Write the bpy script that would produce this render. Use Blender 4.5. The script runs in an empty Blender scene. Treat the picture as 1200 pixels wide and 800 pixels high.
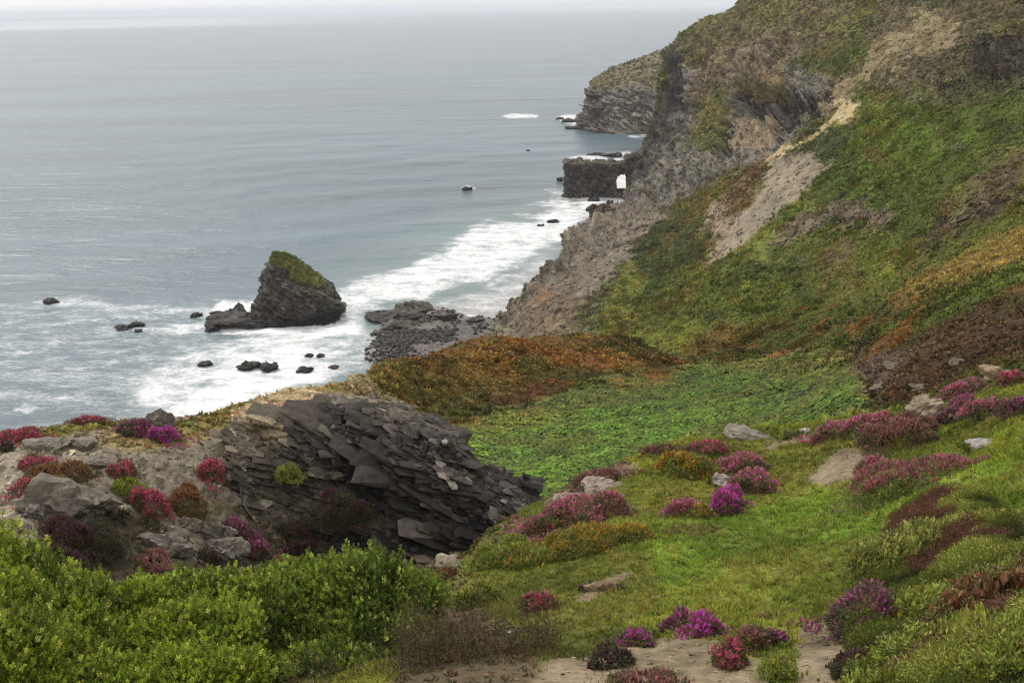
import bpy, bmesh, math, random
import numpy as np
from mathutils import Vector, Matrix

rng = np.random.default_rng(7)
random.seed(7)
scene = bpy.context.scene
COL = scene.collection
EYE = 80.0                     # eye height above the sea in metres
F = 1167.0                     # focal length in photo pixels (35 mm lens)
PITCH = math.atan(391 / F)
ROLL = -math.atan(0.0163)

# ------------------------------------------------------------------ camera frame
Rv = np.array([1., 0, 0]); Uv = np.array([0, math.sin(PITCH), math.cos(PITCH)])
Fv = np.array([0, math.cos(PITCH), -math.sin(PITCH)])
R_ = Rv * math.cos(ROLL) + Uv * math.sin(ROLL)
U_ = Uv * math.cos(ROLL) - Rv * math.sin(ROLL)


def ray(px, py):
    px = np.asarray(px, float); py = np.asarray(py, float)
    return Fv * F + (px - 600)[..., None] * R_ + (400 - py)[..., None] * U_


def P(px, py, r):
    """point at horizontal range r along the sight line"""
    d = ray(px, py)
    h = np.hypot(d[..., 0], d[..., 1])
    p = d * (np.asarray(r, float) / h)[..., None]
    p[..., 2] += EYE
    return p


def Psea(px, py, z=0.0):
    d = ray(px, py)
    k = (z - EYE) / np.minimum(d[..., 2], -1e-6)
    p = d * k[..., None]
    p[..., 2] += EYE
    return p


def drop_of(px, py, r):
    d = ray(px, py)
    return -d[..., 2] / np.hypot(d[..., 0], d[..., 1]) * r


def P_drop(px, r, drop):
    """point in image column px at range r and given drop below the eye"""
    lo = np.full(np.shape(px), -3000.0); hi = np.full(np.shape(px), 6000.0)
    tgt = drop / r
    for _ in range(46):
        mid = (lo + hi) / 2
        d = ray(px, mid)
        m = -d[..., 2] / np.maximum(np.hypot(d[..., 0], d[..., 1]), 1e-6)
        back = d[..., 1] <= 0
        m = np.where(back, 1e6, m)
        up = m < tgt
        lo = np.where(up, mid, lo); hi = np.where(up, hi, mid)
    return P(px, (lo + hi) / 2, r)


def project(p):
    q = p - np.array([0, 0, EYE])
    z = q @ Fv
    zz = np.where(np.abs(z) < 1e-6, 1e-6, z)
    return 600 + F * (q @ R_) / zz, 400 - F * (q @ U_) / zz, z


# ------------------------------------------------------------------ noise
def _h(ix, iy, iz, s):
    h = (ix * 374761393 + iy * 668265263 + iz * 2147483647 + s * 974634533) & 0xFFFFFFFF
    h = ((h ^ (h >> 13)) * 1274126177) & 0xFFFFFFFF
    h = ((h ^ (h >> 16)) * 2246822519) & 0xFFFFFFFF
    return ((h ^ (h >> 15)) & 0xFFFFFF) / float(0xFFFFFF)


def vnoise(p, s=0):
    f = np.floor(p); i = f.astype(np.int64); t = p - f
    t = t * t * t * (t * (t * 6 - 15) + 10)
    x, y, z = i[:, 0], i[:, 1], i[:, 2]
    tx, ty, tz = t[:, 0], t[:, 1], t[:, 2]
    out = 0
    for a in (0, 1):
        for b in (0, 1):
            for c in (0, 1):
                w = (tx if a else 1 - tx) * (ty if b else 1 - ty) * (tz if c else 1 - tz)
                out = out + w * _h(x + a, y + b, z + c, s)
    return out * 2 - 1


def fbm(p, o=4, s=0, g=0.5):
    a, n, t = 1.0, 0, 0.0
    p = np.array(p, float)
    for k in range(o):
        n = n + a * vnoise(p + 17.3 * k, s + k); t += a
        a *= g; p = p * 2.03
    return n / t


def ridged(p, o=4, s=0):
    a, n, t = 1.0, 0, 0.0
    p = np.array(p, float)
    for k in range(o):
        n = n + a * (1 - 2 * np.abs(vnoise(p + 11.1 * k, s + k))); t += a
        a *= 0.5; p = p * 2.1
    return n / t


def sstep(a, b, x):
    t = np.clip((x - a) / (b - a), 0, 1)
    return t * t * (3 - 2 * t)


def strata(p, nrm, freq, s=0, warp=0.5, wf=0.6, jf=0.25, jn=5, saw=0.35):
    """bedding: a step offset per layer, layers cut across by joints"""
    u = p @ np.asarray(nrm, float) * freq + warp * fbm(p * wf, 3, s)
    f = np.floor(u); t = u - f
    j = np.floor(fbm(p * freq * jf, 2, s + 5) * jn)
    z0 = np.zeros_like(f, dtype=np.int64)
    a = _h(f.astype(np.int64), j.astype(np.int64), z0, s + 9)
    b = _h(f.astype(np.int64) + 1, j.astype(np.int64), z0, s + 9)
    k = sstep(0.84, 1.0, t)
    return a * (1 - k) + b * k - 0.5 + saw * (t * (1 - k) - 0.4)


def blocks(p, nrm, fu, fv, s=0, warp=0.35, wf=0.5):
    """jointed rock: every block between two beds and two joints stands out by its own amount, split edges sharp"""
    n = np.asarray(nrm, float); n = n / np.linalg.norm(n)
    a = np.cross(n, [0, 1, 0.2]); a /= np.linalg.norm(a); b = np.cross(n, a)
    w1 = warp * fbm(p * wf, 3, s); w2 = warp * fbm(p * wf + 40, 3, s + 1)
    u = p @ n * fu + w1; v = p @ a * fv + w2 + 0.5 * np.floor(u) * 0.73; w = p @ b * fv * 0.8 + w2 * 0.7 + np.floor(u) * 0.31
    fu_, fv_, fw_ = np.floor(u), np.floor(v), np.floor(w)
    h = _h(fu_.astype(np.int64), fv_.astype(np.int64), fw_.astype(np.int64), s + 3)
    h2 = _h(fu_.astype(np.int64), fv_.astype(np.int64) + 7, fw_.astype(np.int64), s + 4)
    e = np.minimum(np.minimum(u - fu_, 1 - (u - fu_)), np.minimum(np.minimum(v - fv_, 1 - (v - fv_)), np.minimum(w - fw_, 1 - (w - fw_))))
    return h - 0.5 + (h2 - 0.5) * 0.8 * (u - fu_ - 0.5) - 0.45 * (1 - sstep(0.0, 0.10, e)), e


def lin(c):
    c = np.asarray(c, float) / 255.0
    return np.where(c <= 0.04045, c / 12.92, ((c + 0.055) / 1.055) ** 2.4)


GAIN = 0.92


def alb(c):
    c = np.asarray(c, float)
    if c[1] > c[0] and c[1] > c[2]:                      # leaf greens of this coast lean to yellow
        k = min(1.0, (c[1] - c[0]) / 25.0)
        c = np.array([c[0] + 22 * k, c[1] + 6 * k, c[2] + 7 * k])
    return np.clip(lin(c) * GAIN, 0.008, 0.85)


def inpoly(x, y, poly):
    """signed distance to polygon in the plane, positive inside"""
    poly = np.asarray(poly, float)
    n = len(poly)
    ins = np.zeros(x.shape, bool); d2 = np.full(x.shape, 1e18)
    for i in range(n):
        x0, y0 = poly[i]; x1, y1 = poly[(i + 1) % n]
        c = ((y0 > y) != (y1 > y))
        ins ^= c & (x < (x1 - x0) * (y - y0) / ((y1 - y0) if y1 != y0 else 1e-9) + x0)
        ex, ey = x1 - x0, y1 - y0
        t = np.clip(((x - x0) * ex + (y - y0) * ey) / (ex * ex + ey * ey + 1e-9), 0, 1)
        d2 = np.minimum(d2, (x - x0 - t * ex) ** 2 + (y - y0 - t * ey) ** 2)
    d = np.sqrt(d2)
    return np.where(ins, d, -d)


# ------------------------------------------------------------------ mesh helpers
def build_mesh(name, V, Fc, col=None, mat=None, smooth=True, attrs=None):
    V = np.ascontiguousarray(V, dtype=np.float32); Fc = np.ascontiguousarray(Fc, dtype=np.int32)
    me = bpy.data.meshes.new(name)
    n, m = Fc.shape
    me.vertices.add(len(V)); me.vertices.foreach_set('co', V.ravel())
    me.loops.add(n * m); me.loops.foreach_set('vertex_index', Fc.ravel())
    me.polygons.add(n)
    me.polygons.foreach_set('loop_start', np.arange(0, n * m, m, dtype=np.int32))
    me.polygons.foreach_set('loop_total', np.full(n, m, dtype=np.int32))
    me.polygons.foreach_set('use_smooth', np.full(n, smooth, dtype=bool))
    if col is not None:
        a = me.attributes.new('Col', 'FLOAT_COLOR', 'POINT')
        c = np.ones((len(V), 4), np.float32); c[:, :3] = col
        a.data.foreach_set('color', c.ravel())
    for k, v in (attrs or {}).items():
        a = me.attributes.new(k, 'FLOAT', 'POINT')
        a.data.foreach_set('value', np.ascontiguousarray(v, dtype=np.float32))
    me.update(calc_edges=True); me.validate()
    if mat:
        me.materials.append(mat)
    return me


def link(name, me, label=None, cat=None, group=None, kind=None, parent=None, loc=None):
    o = bpy.data.objects.new(name, me); COL.objects.link(o)
    if parent is not None:
        o.parent = parent
    if loc is not None:
        o.location = loc
    if label: o['label'] = label
    if cat: o['category'] = cat
    if group: o['group'] = group
    if kind: o['kind'] = kind
    return o


def grid_faces(nr, nc):
    i = np.arange(nr - 1)[:, None] * nc + np.arange(nc - 1)[None, :]
    i = i.ravel()
    return np.stack([i, i + 1, i + nc + 1, i + nc], 1)


def grid_normals(G):
    du = np.gradient(G, axis=1); dv = np.gradient(G, axis=0)
    n = np.cross(du, dv)
    n /= np.linalg.norm(n, axis=2, keepdims=True) + 1e-12
    return n


def pchip(x, Y, xq):
    """monotone cubic along axis 0"""
    x = np.asarray(x, float); Y = np.asarray(Y, float)
    h = np.diff(x); sh = (-1,) + (1,) * (Y.ndim - 1)
    d = np.diff(Y, axis=0) / h.reshape(sh)
    m = np.zeros_like(Y)
    w1 = (2 * h[1:] + h[:-1]).reshape(sh); w2 = (h[1:] + 2 * h[:-1]).reshape(sh)
    a, b = d[:-1], d[1:]
    ok = a * b > 0
    with np.errstate(divide='ignore', invalid='ignore'):
        mm = (w1 + w2) / (w1 / np.where(ok, a, 1) + w2 / np.where(ok, b, 1))
    m[1:-1] = np.where(ok, mm, 0); m[0] = d[0]; m[-1] = d[-1]
    k = np.clip(np.searchsorted(x, xq, side='right') - 1, 0, len(x) - 2)
    t = ((xq - x[k]) / h[k]).reshape(sh); hh = h[k].reshape(sh)
    return ((1 + 2 * t) * (1 - t) ** 2 * Y[k] + t * (1 - t) ** 2 * hh * m[k]
            + t * t * (3 - 2 * t) * Y[k + 1] + t * t * (t - 1) * hh * m[k + 1])


# ------------------------------------------------------------------ materials
def new_mat(name):
    m = bpy.data.materials.new(name); m.use_nodes = True
    nt = m.node_tree; nt.nodes.clear()
    return m, nt, nt.nodes, nt.links


def surf_mat(name, fine=6.0, amt=0.35, bump=0.5, bscale=12.0, bdist=0.03, rough=0.95, spec=0.15, spot=0.0):
    """vertex albedo broken up by fine noise, with bump"""
    m, nt, N, L = new_mat(name)
    out = N.new('ShaderNodeOutputMaterial'); b = N.new('ShaderNodeBsdfPrincipled')
    at = N.new('ShaderNodeAttribute'); at.attribute_name = 'Col'
    geo = N.new('ShaderNodeNewGeometry')
    n1 = N.new('ShaderNodeTexNoise'); n1.inputs['Scale'].default_value = fine; n1.inputs['Detail'].default_value = 6; n1.inputs['Roughness'].default_value = 0.7
    L.new(geo.outputs['Position'], n1.inputs['Vector'])
    mr = N.new('ShaderNodeMapRange'); mr.inputs[1].default_value = 0.3; mr.inputs[2].default_value = 0.7
    mr.inputs[3].default_value = 1 - amt; mr.inputs[4].default_value = 1 + amt
    L.new(n1.outputs['Fac'], mr.inputs[0])
    mx = N.new('ShaderNodeVectorMath'); mx.operation = 'SCALE'
    L.new(at.outputs['Color'], mx.inputs[0]); L.new(mr.outputs[0], mx.inputs['Scale'])
    L.new(mx.outputs[0], b.inputs['Base Color'])
    b.inputs['Roughness'].default_value = rough; b.inputs['Specular IOR Level'].default_value = spec
    n2 = N.new('ShaderNodeTexNoise'); n2.inputs['Scale'].default_value = bscale; n2.inputs['Detail'].default_value = 8; n2.inputs['Roughness'].default_value = 0.75
    L.new(geo.outputs['Position'], n2.inputs['Vector'])
    bp = N.new('ShaderNodeBump'); bp.inputs['Strength'].default_value = bump; bp.inputs['Distance'].default_value = bdist
    L.new(n2.outputs['Fac'], bp.inputs['Height']); L.new(bp.outputs[0], b.inputs['Normal'])
    L.new(b.outputs[0], out.inputs['Surface'])
    return m


def leaf_mat(name, trans=0.3, rough=0.6, spec=0.2):
    m, nt, N, L = new_mat(name)
    out = N.new('ShaderNodeOutputMaterial'); b = N.new('ShaderNodeBsdfPrincipled')
    at = N.new('ShaderNodeAttribute'); at.attribute_name = 'Col'
    geo = N.new('ShaderNodeNewGeometry')
    n1 = N.new('ShaderNodeTexNoise'); n1.inputs['Scale'].default_value = 25; n1.inputs['Detail'].default_value = 2
    L.new(geo.outputs['Position'], n1.inputs['Vector'])
    mr = N.new('ShaderNodeMapRange'); mr.inputs[1].default_value = 0.3; mr.inputs[2].default_value = 0.7; mr.inputs[3].default_value = 0.8; mr.inputs[4].default_value = 1.2
    L.new(n1.outputs['Fac'], mr.inputs[0])
    mx = N.new('ShaderNodeVectorMath'); mx.operation = 'SCALE'
    L.new(at.outputs['Color'], mx.inputs[0]); L.new(mr.outputs[0], mx.inputs['Scale'])
    L.new(mx.outputs[0], b.inputs['Base Color'])
    b.inputs['Roughness'].default_value = rough; b.inputs['Specular IOR Level'].default_value = spec
    t = N.new('ShaderNodeBsdfTranslucent'); L.new(mx.outputs[0], t.inputs['Color'])
    ms = N.new('ShaderNodeMixShader'); ms.inputs[0].default_value = trans
    L.new(b.outputs[0], ms.inputs[1]); L.new(t.outputs[0], ms.inputs[2])
    L.new(ms.outputs[0], out.inputs['Surface'])
    return m


M_soil = surf_mat('soil_and_turf', fine=9, amt=0.4, bump=0.8, bscale=16, bdist=0.03)
M_slope = surf_mat('hillside_ground', fine=1.6, amt=0.45, bump=0.9, bscale=2.2, bdist=0.35)
M_knoll = surf_mat('knoll_scree', fine=5, amt=0.55, bump=1.0, bscale=7, bdist=0.07)
M_rock = surf_mat('dark_slate', fine=3.5, amt=0.5, bump=1.0, bscale=5, bdist=0.08, rough=0.75, spec=0.3)
M_searock = surf_mat('wet_sea_rock', fine=0.8, amt=0.5, bump=1.0, bscale=1.2, bdist=0.5, rough=0.7, spec=0.3)
M_stone = surf_mat('pale_stone', fine=10, amt=0.35, bump=0.8, bscale=14, bdist=0.02, rough=0.85, spec=0.2)
M_leaf = leaf_mat('leaves', 0.35)
M_grass = leaf_mat('grass_blades', 0.3)
M_heath = leaf_mat('heath_foliage', 0.15)
M_bloom = leaf_mat('heather_bloom', 0.25)
M_twig = surf_mat('dry_twigs', fine=20, amt=0.3, bump=0.2)

# ------------------------------------------------------------------ terrain loft
# per image column: feature points from the camera's feet to far away; (py, r) on the sight line or ('d', r, drop)
D = lambda r, d: ('d', r, d)
SEA = lambda *rs: [D(r, 84.0) for r in rs]
FAR12 = SEA(105, 120, 140, 160, 180, 200, 230, 260, 300, 360, 430, 520)
cols = {
 -260: [D(1.2, 1.9), D(6, 4.9), D(11, 8.2), D(16, 11.3), D(20, 13.1), D(23, 13.6), D(25, 13.3), D(27, 13.1), D(29, 13.2), D(31, 13.6), D(32.5, 14.2), D(40, 28)] + [D(55, 52), D(72, 74), D(90, 84)] + SEA(110, 130, 160, 200, 250, 300, 360, 430, 520),
 0: [D(1.2, 1.9), D(7, 5.4), D(11, 8.0), D(15, 10.5), D(19, 12.9), (655, 23.2), (605, 25.3), (562, 27.3), (535, 28.8), (517, 30.6), (507, 32.3), D(40, 27)] + [D(55, 52), D(72, 74), D(90, 84)] + SEA(110, 130, 160, 200, 250, 300, 360, 430, 520),
 150: [D(1.2, 1.9), D(7.5, 5.7), D(11.5, 8.2), D(15, 10.4), D(19.5, 13.1), (655, 23.8), (602, 25.8), (560, 27.4), (530, 28.9), (508, 30.5), (493, 32.3), D(40, 26)] + [D(55, 52), D(72, 74), D(90, 84)] + SEA(110, 130, 160, 200, 250, 300, 360, 430, 520),
 235: [D(1.2, 1.9), D(7.5, 5.7), D(11.5, 8.2), D(15, 10.4), D(20.5, 13.9), (658, 24.8), (608, 26.4), (562, 27.9), (528, 29.3), (505, 31.0), (486, 32.6), D(40, 24)] + [D(55, 46), D(72, 72), D(90, 84)] + SEA(110, 130, 160, 200, 250, 300, 360, 430, 520),
 300: [D(1.2, 1.9), D(7.5, 5.7), D(11.5, 8.2), D(15, 10.4), D(21, 14.5), (660, 25.6), (612, 27), (565, 28.6), (525, 30.2), (493, 32.6), (468, 36), D(44, 24)] + [D(58, 44), D(75, 70), D(95, 84)] + SEA(115, 135, 165, 200, 250, 300, 360, 430, 520),
 400: [D(1.2, 1.9), D(7.5, 5.7), D(11, 7.9), D(15, 10.4), D(22, 15.0), (662, 26.6), (630, 28), (585, 30), (530, 33), (482, 37), (446, 44), D(52, 24)] + [D(66, 45), D(84, 70), D(105, 84)] + SEA(125, 145, 170, 205, 250, 300, 360, 430, 520),
 450: [D(1.2, 1.9), (800, 7.6), D(10.8, 7.7), D(14, 9.6), D(20, 13.6), (662, 26.8), (640, 29), (600, 33), (530, 42), (470, 54), (432, 66), D(78, 38)] + [D(95, 60), D(115, 78), D(130, 84)] + SEA(145, 160, 180, 210, 250, 300, 360, 430, 520),
 500: [D(1.2, 1.9), (800, 7.5), (770, 9.2), (735, 11.5), (703, 14.3), D(18, 10.9), (660, 27.5), (615, 34), (540, 45), (470, 62), (415, 80), D(95, 45)] + [D(110, 68), D(130, 82), D(150, 84)] + SEA(160, 175, 190, 215, 250, 300, 360, 430, 520),
 545: [D(1.2, 1.9), (800, 7.4), (760, 9.3), (715, 12), (675, 15), (650, 17.5), D(27, 15.9), (605, 36), (540, 47), (468, 65), (404, 83), D(98, 45)] + [D(120, 68), D(150, 80), D(190, 81)] + [D(205, 82), D(212, 83), D(218, 84)] + SEA(235, 260, 300, 360, 430, 520),
 560: [D(1.2, 1.9), (800, 7.4), (758, 9.3), (710, 12), (668, 15.2), (635, 18), D(27, 16.4), (598, 37), (538, 48), (467, 66), (401, 84), D(98, 44)] + [D(130, 62), D(175, 72), (409, 208), (407, 211), (405, 213), (403, 216), D(222, 82)] + SEA(240, 260, 300, 360, 430, 520)[:5],
 600: [D(1.2, 1.9), (800, 7.3), (750, 9.5), (700, 12.6), (650, 16.3), (603, 19.8), D(27, 17.0), (575, 40), (525, 52), (460, 70), (398, 86), D(100, 42)] + [D(150, 58), (398, 200), (385, 213), (374, 223), (366, 231), (358, 240), D(250, 82)] + SEA(262, 280, 310, 360, 430, 520)[:5],
 650: [D(1.2, 1.9), (800, 7.3), (745, 9.5), (690, 12.6), (635, 16.5), (580, 20.5), D(27, 16.5), (560, 42), (508, 55), (452, 73), (394, 91), D(104, 40)] + [D(140, 52), (388, 185), (362, 208), (342, 227), (326, 246), (310, 266), D(280, 82)] + SEA(292, 310, 340, 380, 430, 520)[:5],
 700: [D(1.2, 1.9), (800, 7.3), (740, 9.6), (680, 12.8), (620, 16.8), (557, 21.8), D(27.5, 16.8), (545, 45), (495, 58), (445, 76), (395, 95), D(108, 40)] + [(394, 150), (366, 182), (335, 218), (305, 255), (280, 292), (257, 335), D(350, 82)] + SEA(365, 385, 410, 440, 480, 520)[:5],
 720: [D(1.2, 1.9), (800, 7.3), (738, 9.7), (677, 12.9), (613, 17), (547, 22.3), D(28, 16.7), (535, 46), (488, 60), (442, 77), (396, 96), D(109, 40)] + [(394, 145), (362, 182), (330, 218), (297, 260), (270, 300), (244, 355), D(375, 81)] + SEA(390, 405, 425, 445, 480, 520)[:5],
 736: [D(1.2, 1.9), (800, 7.3), (737, 9.8), (675, 13), (608, 17.3), (540, 22.7), D(28.5, 16.7), (528, 47), (483, 61), (441, 78), (398, 97), D(109, 40)] + [(395, 142), (360, 180), (326, 216), (290, 265), (263, 310), (240, 370), (233, 415), (226, 428), (219, 433), (213, 437), D(446, 84), D(520, 84)],
 765: [D(1.2, 1.9), (800, 7.3), (735, 9.9), (668, 13.2), (600, 17.6), (530, 23.3), D(28.5, 16.5), (517, 48.5), (475, 63), (441, 79), (408, 95), D(107, 39.5)] + [(396, 135), (355, 174), (316, 215), (280, 265), (250, 315), (223, 375), (208, 422), (184, 436), (162, 446), (143, 454), D(470, 84), D(540, 84)],
 785: [D(1.2, 1.9), (800, 7.3), (732, 9.9), (664, 13.3), (594, 17.9), (524, 23.7), D(29, 16.4), (510, 49.5), (469, 65), (442, 79.5), (418, 93.5), D(104, 39)] + [(398, 128), (354, 167), (312, 210), (272, 260), (240, 313), (212, 370), (186, 420), (146, 434), (104, 444), (64, 455), D(480, 50), D(560, 84)],
 800: [D(1.2, 1.9), (800, 7.3), (730, 10), (660, 13.5), (590, 18.1), (520, 24), D(29, 16.3), (505, 50), (465, 66), (442, 80), (426, 92), D(102, 38.6)] + [(400, 124), (354, 160), (308, 203), (266, 255), (232, 308), (203, 363), (172, 415), (120, 432), (74, 443), (38, 455), D(490, 18), D(600, 20)],
 850: [D(1.2, 1.9), (800, 7.3), (730, 10), (660, 13.5), (588, 18.3), (511, 25), D(31, 15.8), (497, 51), (457, 68), (430, 84), (412, 96), D(108, 38.0)] + [(388, 118), (350, 143), (303, 178), (258, 222), (222, 266), (192, 312), (164, 364), (118, 400), (64, 425), (18, 450), D(500, 9), D(620, 9)],
 900: [D(1.2, 1.9), (800, 7.3), (730, 10), (660, 13.5), (585, 18.5), (502, 26), D(33, 15.2), (486, 52), (450, 69), (422, 86), (400, 98), (378, 112)] + [(350, 130), (305, 157), (262, 188), (220, 222), (182, 258), (146, 300), (114, 346), (70, 382), (28, 414), (-12, 446), D(500, 2), D(640, 0)],
 1000: [D(1.2, 1.9), (800, 7.2), (728, 9.7), (654, 13), (574, 18), (487, 25.6), D(31.5, 13.9), (466, 43), (434, 57), (409, 70), (384, 82), (358, 96)] + [(325, 115), (285, 140), (245, 165), (205, 190), (165, 215), (125, 243), (88, 274), (48, 308), (5, 352), (-45, 410), (-60, 490), (-60, 640)],
 1100: [D(1.2, 1.9), (800, 6.8), (722, 9.2), (648, 12), (568, 16.2), (480, 23.8), (466, 29), (440, 35), (416, 41), (395, 48), (374, 56), (350, 66)] + [(315, 84), (275, 105), (235, 125), (195, 145), (155, 168), (115, 192), (75, 221), (30, 257), (-15, 302), (-60, 365), (-85, 450), (-85, 600)],
 1200: [D(1.2, 1.9), (800, 6.3), (718, 8.4), (640, 11), (560, 14.6), (474, 20.8), (450, 25), (426, 29), (405, 33.3), (384, 38.5), (361, 45), (337, 53)] + [(300, 68), (260, 86), (220, 104), (180, 123), (140, 144), (98, 168), (53, 197), (6, 232), (-45, 280), (-95, 340), (-120, 430), (-120, 580)],
 1460: [D(1.2, 1.9), (800, 5.5), (715, 7.3), (636, 9.4), (556, 12.4), (470, 17.2), (443, 20.3), (417, 23.4), (391, 27.3), (365, 31.6), (338, 36.6), (308, 43.5)] + [(268, 56), (225, 71), (183, 86), (140, 103), (97, 121), (52, 142), (3, 169), (-48, 203), (-100, 250), (-150, 310), (-175, 400), (-175, 540)],
}
cx = sorted(cols)
K = 24
for c in cx:
    assert len(cols[c]) == K, (c, len(cols[c]))
LR = np.zeros((len(cx), K)); DR = np.zeros((len(cx), K))
for i, c in enumerate(cx):
    for k, e in enumerate(cols[c]):
        if e[0] == 'd':
            r, d = e[1], e[2]
        else:
            r = e[1]; d = float(drop_of(np.array(float(c)), np.array(float(e[0])), r))
        LR[i, k] = math.log(r); DR[i, k] = d
# the slope carries on well outside the frame on both sides
cx = [-1400] + cx + [2700]
LR = np.vstack([LR[0], LR, LR[-1] + math.log(0.85)]); DR = np.vstack([DR[0], DR, DR[-1] * 0.8]); LR[-1, 0] = LR[0, 0]; DR[-1, 0] = 1.9
PX = np.concatenate([np.arange(-1400, -260, 15.0), np.arange(-260, 1460, 2.5), np.arange(1460, 2701, 15.0)])
lr = pchip(cx, LR, PX); dr = pchip(cx, DR, PX)            # columns x K
seg = [10, 26, 28, 30, 34, 40, 30, 34, 30, 30, 30, 24, 26, 28, 26, 26, 24, 24, 26, 30, 30, 26, 14]
tq = np.concatenate([np.linspace(k, k + 1, n, endpoint=False) for k, n in enumerate(seg)] + [[K - 1]])
lrg = pchip(np.arange(K), lr.T, tq); drg = pchip(np.arange(K), dr.T, tq)   # rows x columns
PXg = np.broadcast_to(PX[None, :], lrg.shape)
Rg = np.exp(lrg)
G = P_drop(PXg, Rg, drg)
NR, NC = Rg.shape
TG = np.broadcast_to(tq[:, None], Rg.shape)
px0, py0, _ = project(G.reshape(-1, 3))
px0 = PXg.ravel().copy(); r0 = Rg.ravel()
W = G.reshape(-1, 3)

# ------------------------------------------------------------------ zones of ground cover
rel = W / np.maximum(r0, 3)[:, None]
def sc(f):                      # noise coordinates in metres
    return W * f
wx = fbm(W * (1.0 / (0.6 + 0.03 * r0))[:, None] * 0 + W * 0.35, 4, 3) * 14 + fbm(W * 0.05, 3, 13) * 14
wy = fbm(W * 0.35 + 50, 4, 4) * 9 + fbm(W * 0.05 + 9, 3, 14) * 8
qx, qy = px0 + wx, py0 + wy
nA = fbm(W * 0.12, 5, 21, 0.6); nB = fbm(W * 0.5, 4, 22, 0.6); nC = fbm(W * 1.7, 4, 23, 0.6); nD = fbm(W * 0.03, 4, 24, 0.6)
# streaks running along the contours of the hillside (away from the camera and up)
st = fbm(np.stack([W[:, 0] * 0.05 + W[:, 2] * 0.12, W[:, 1] * 0.012, W[:, 2] * 0.1], 1), 5, 31, 0.65)
far = sstep(20, 90, r0)
nfine = np.where(r0 < 60, 0.55 * nC + 0.45 * nB, 0.5 * nB + 0.5 * nA)
nmid = np.where(r0 < 60, 0.5 * nB + 0.5 * nA, 0.45 * nA + 0.55 * st)


def pal(cs, a=None, b=None):
    a = nmid if a is None else a; b = nfine if b is None else b
    c1, c2, c3 = [alb(c) for c in cs]
    k = sstep(-0.35, 0.35, a)[:, None]; j = sstep(0.0, 0.5, b)[:, None]
    return (c1 * (1 - k) + c2 * k) * (1 - j) + c3 * j


col = pal([(70, 84, 36), (92, 96, 44), (104, 88, 50)])
veg = np.ones(len(W)); rocky = np.zeros(len(W)); turf = np.zeros(len(W)); brk = np.zeros(len(W))


def zone(poly, cs, soft=6, v=1.0, rk=0.0, tf=0.0, br=0.0, kmin=0, kmax=99, op=1.0, ragged=0.0):
    global col, veg, rocky, turf, brk
    T = TG.ravel()
    sel = np.nonzero((T >= kmin) & (T <= kmax))[0]
    s = inpoly(qx[sel], qy[sel], poly)
    if ragged:
        s = s + ragged * nfine[sel] * 2
    w = sstep(-soft, soft, s) * op
    m = w > 0.001
    sel = sel[m]; w = w[m]
    c1, c2, c3 = [alb(c) for c in cs]
    k = sstep(-0.35, 0.35, nmid[sel])[:, None]; j = sstep(0.0, 0.5, nfine[sel])[:, None]
    c = (c1 * (1 - k) + c2 * k) * (1 - j) + c3 * j
    col[sel] = col[sel] * (1 - w[:, None]) + c * w[:, None]
    for arr, x in ((veg, v), (rocky, rk), (turf, tf), (brk, br)):
        arr[sel] = arr[sel] * (1 - w) + x * w


# hillside
zone([(640, 420), (720, 330), (800, 260), (900, 190), (1200, 60), (1300, 60), (1300, 380), (1000, 400), (760, 430)],
     [(72, 84, 36), (88, 98, 40), (102, 92, 46)], 12, kmin=10.5)
zone([(930, 190), (1010, 120), (1110, 60), (1210, 70), (1210, 200), (1000, 330), (860, 390), (830, 360), (900, 290)],
     [(62, 84, 32), (80, 102, 36), (92, 92, 38)], 14, kmin=10.5)
zone([(960, 190), (1100, 150), (1200, 120), (1200, 150), (1080, 220), (980, 260), (940, 290)], [(58, 84, 32), (74, 104, 36), (86, 94, 40)], 12, kmin=10.5)
zone([(715, 350), (735, 300), (775, 260), (810, 250), (835, 280), (820, 310), (775, 345), (740, 375)], [(44, 64, 30), (58, 76, 34), (72, 80, 42)], 8, kmin=10.5)
zone([(905, 205), (925, 180), (1000, 140), (1005, 160), (975, 195), (935, 215)], [(56, 74, 36), (66, 82, 38), (80, 84, 44)], 6, kmin=10.5)
zone([(820, 270), (860, 225), (905, 195), (880, 190), (800, 235), (765, 262)], [(84, 88, 42), (100, 88, 46), (116, 84, 46)], 8, kmin=10.5)
zone([(860, 400), (980, 350), (1120, 290), (1200, 240), (1200, 262), (1060, 340), (960, 395), (880, 420)], [(78, 92, 36), (88, 102, 38), (112, 98, 44)], 10, kmin=9)
zone([(960, 420), (1040, 375), (1130, 340), (1210, 300), (1210, 352), (1090, 385), (1010, 410)], [(66, 92, 36), (78, 102, 40), (90, 96, 42)], 8, kmin=7)
zone([(1035, 345), (1100, 315), (1205, 258), (1205, 300), (1130, 330), (1060, 360), (1040, 365)], [(122, 106, 54), (134, 108, 58), (104, 106, 48)], 8, kmin=9)
zone([(780, 405), (850, 380), (930, 378), (940, 400), (900, 415), (820, 425)], [(92, 82, 36), (110, 88, 42), (76, 72, 34)], 7, kmin=10.2)
zone([(740, 400), (800, 385), (850, 380), (800, 410), (760, 420)], [(96, 104, 42), (108, 112, 46), (118, 100, 56)], 6, kmin=10.6)
zone([(905, 300), (935, 262), (1000, 238), (1045, 245), (1050, 268), (985, 262), (940, 292)], [(108, 96, 78), (130, 114, 94), (78, 74, 48)], 6, v=0.4, rk=0.8, kmin=10.5, ragged=6)
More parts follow.
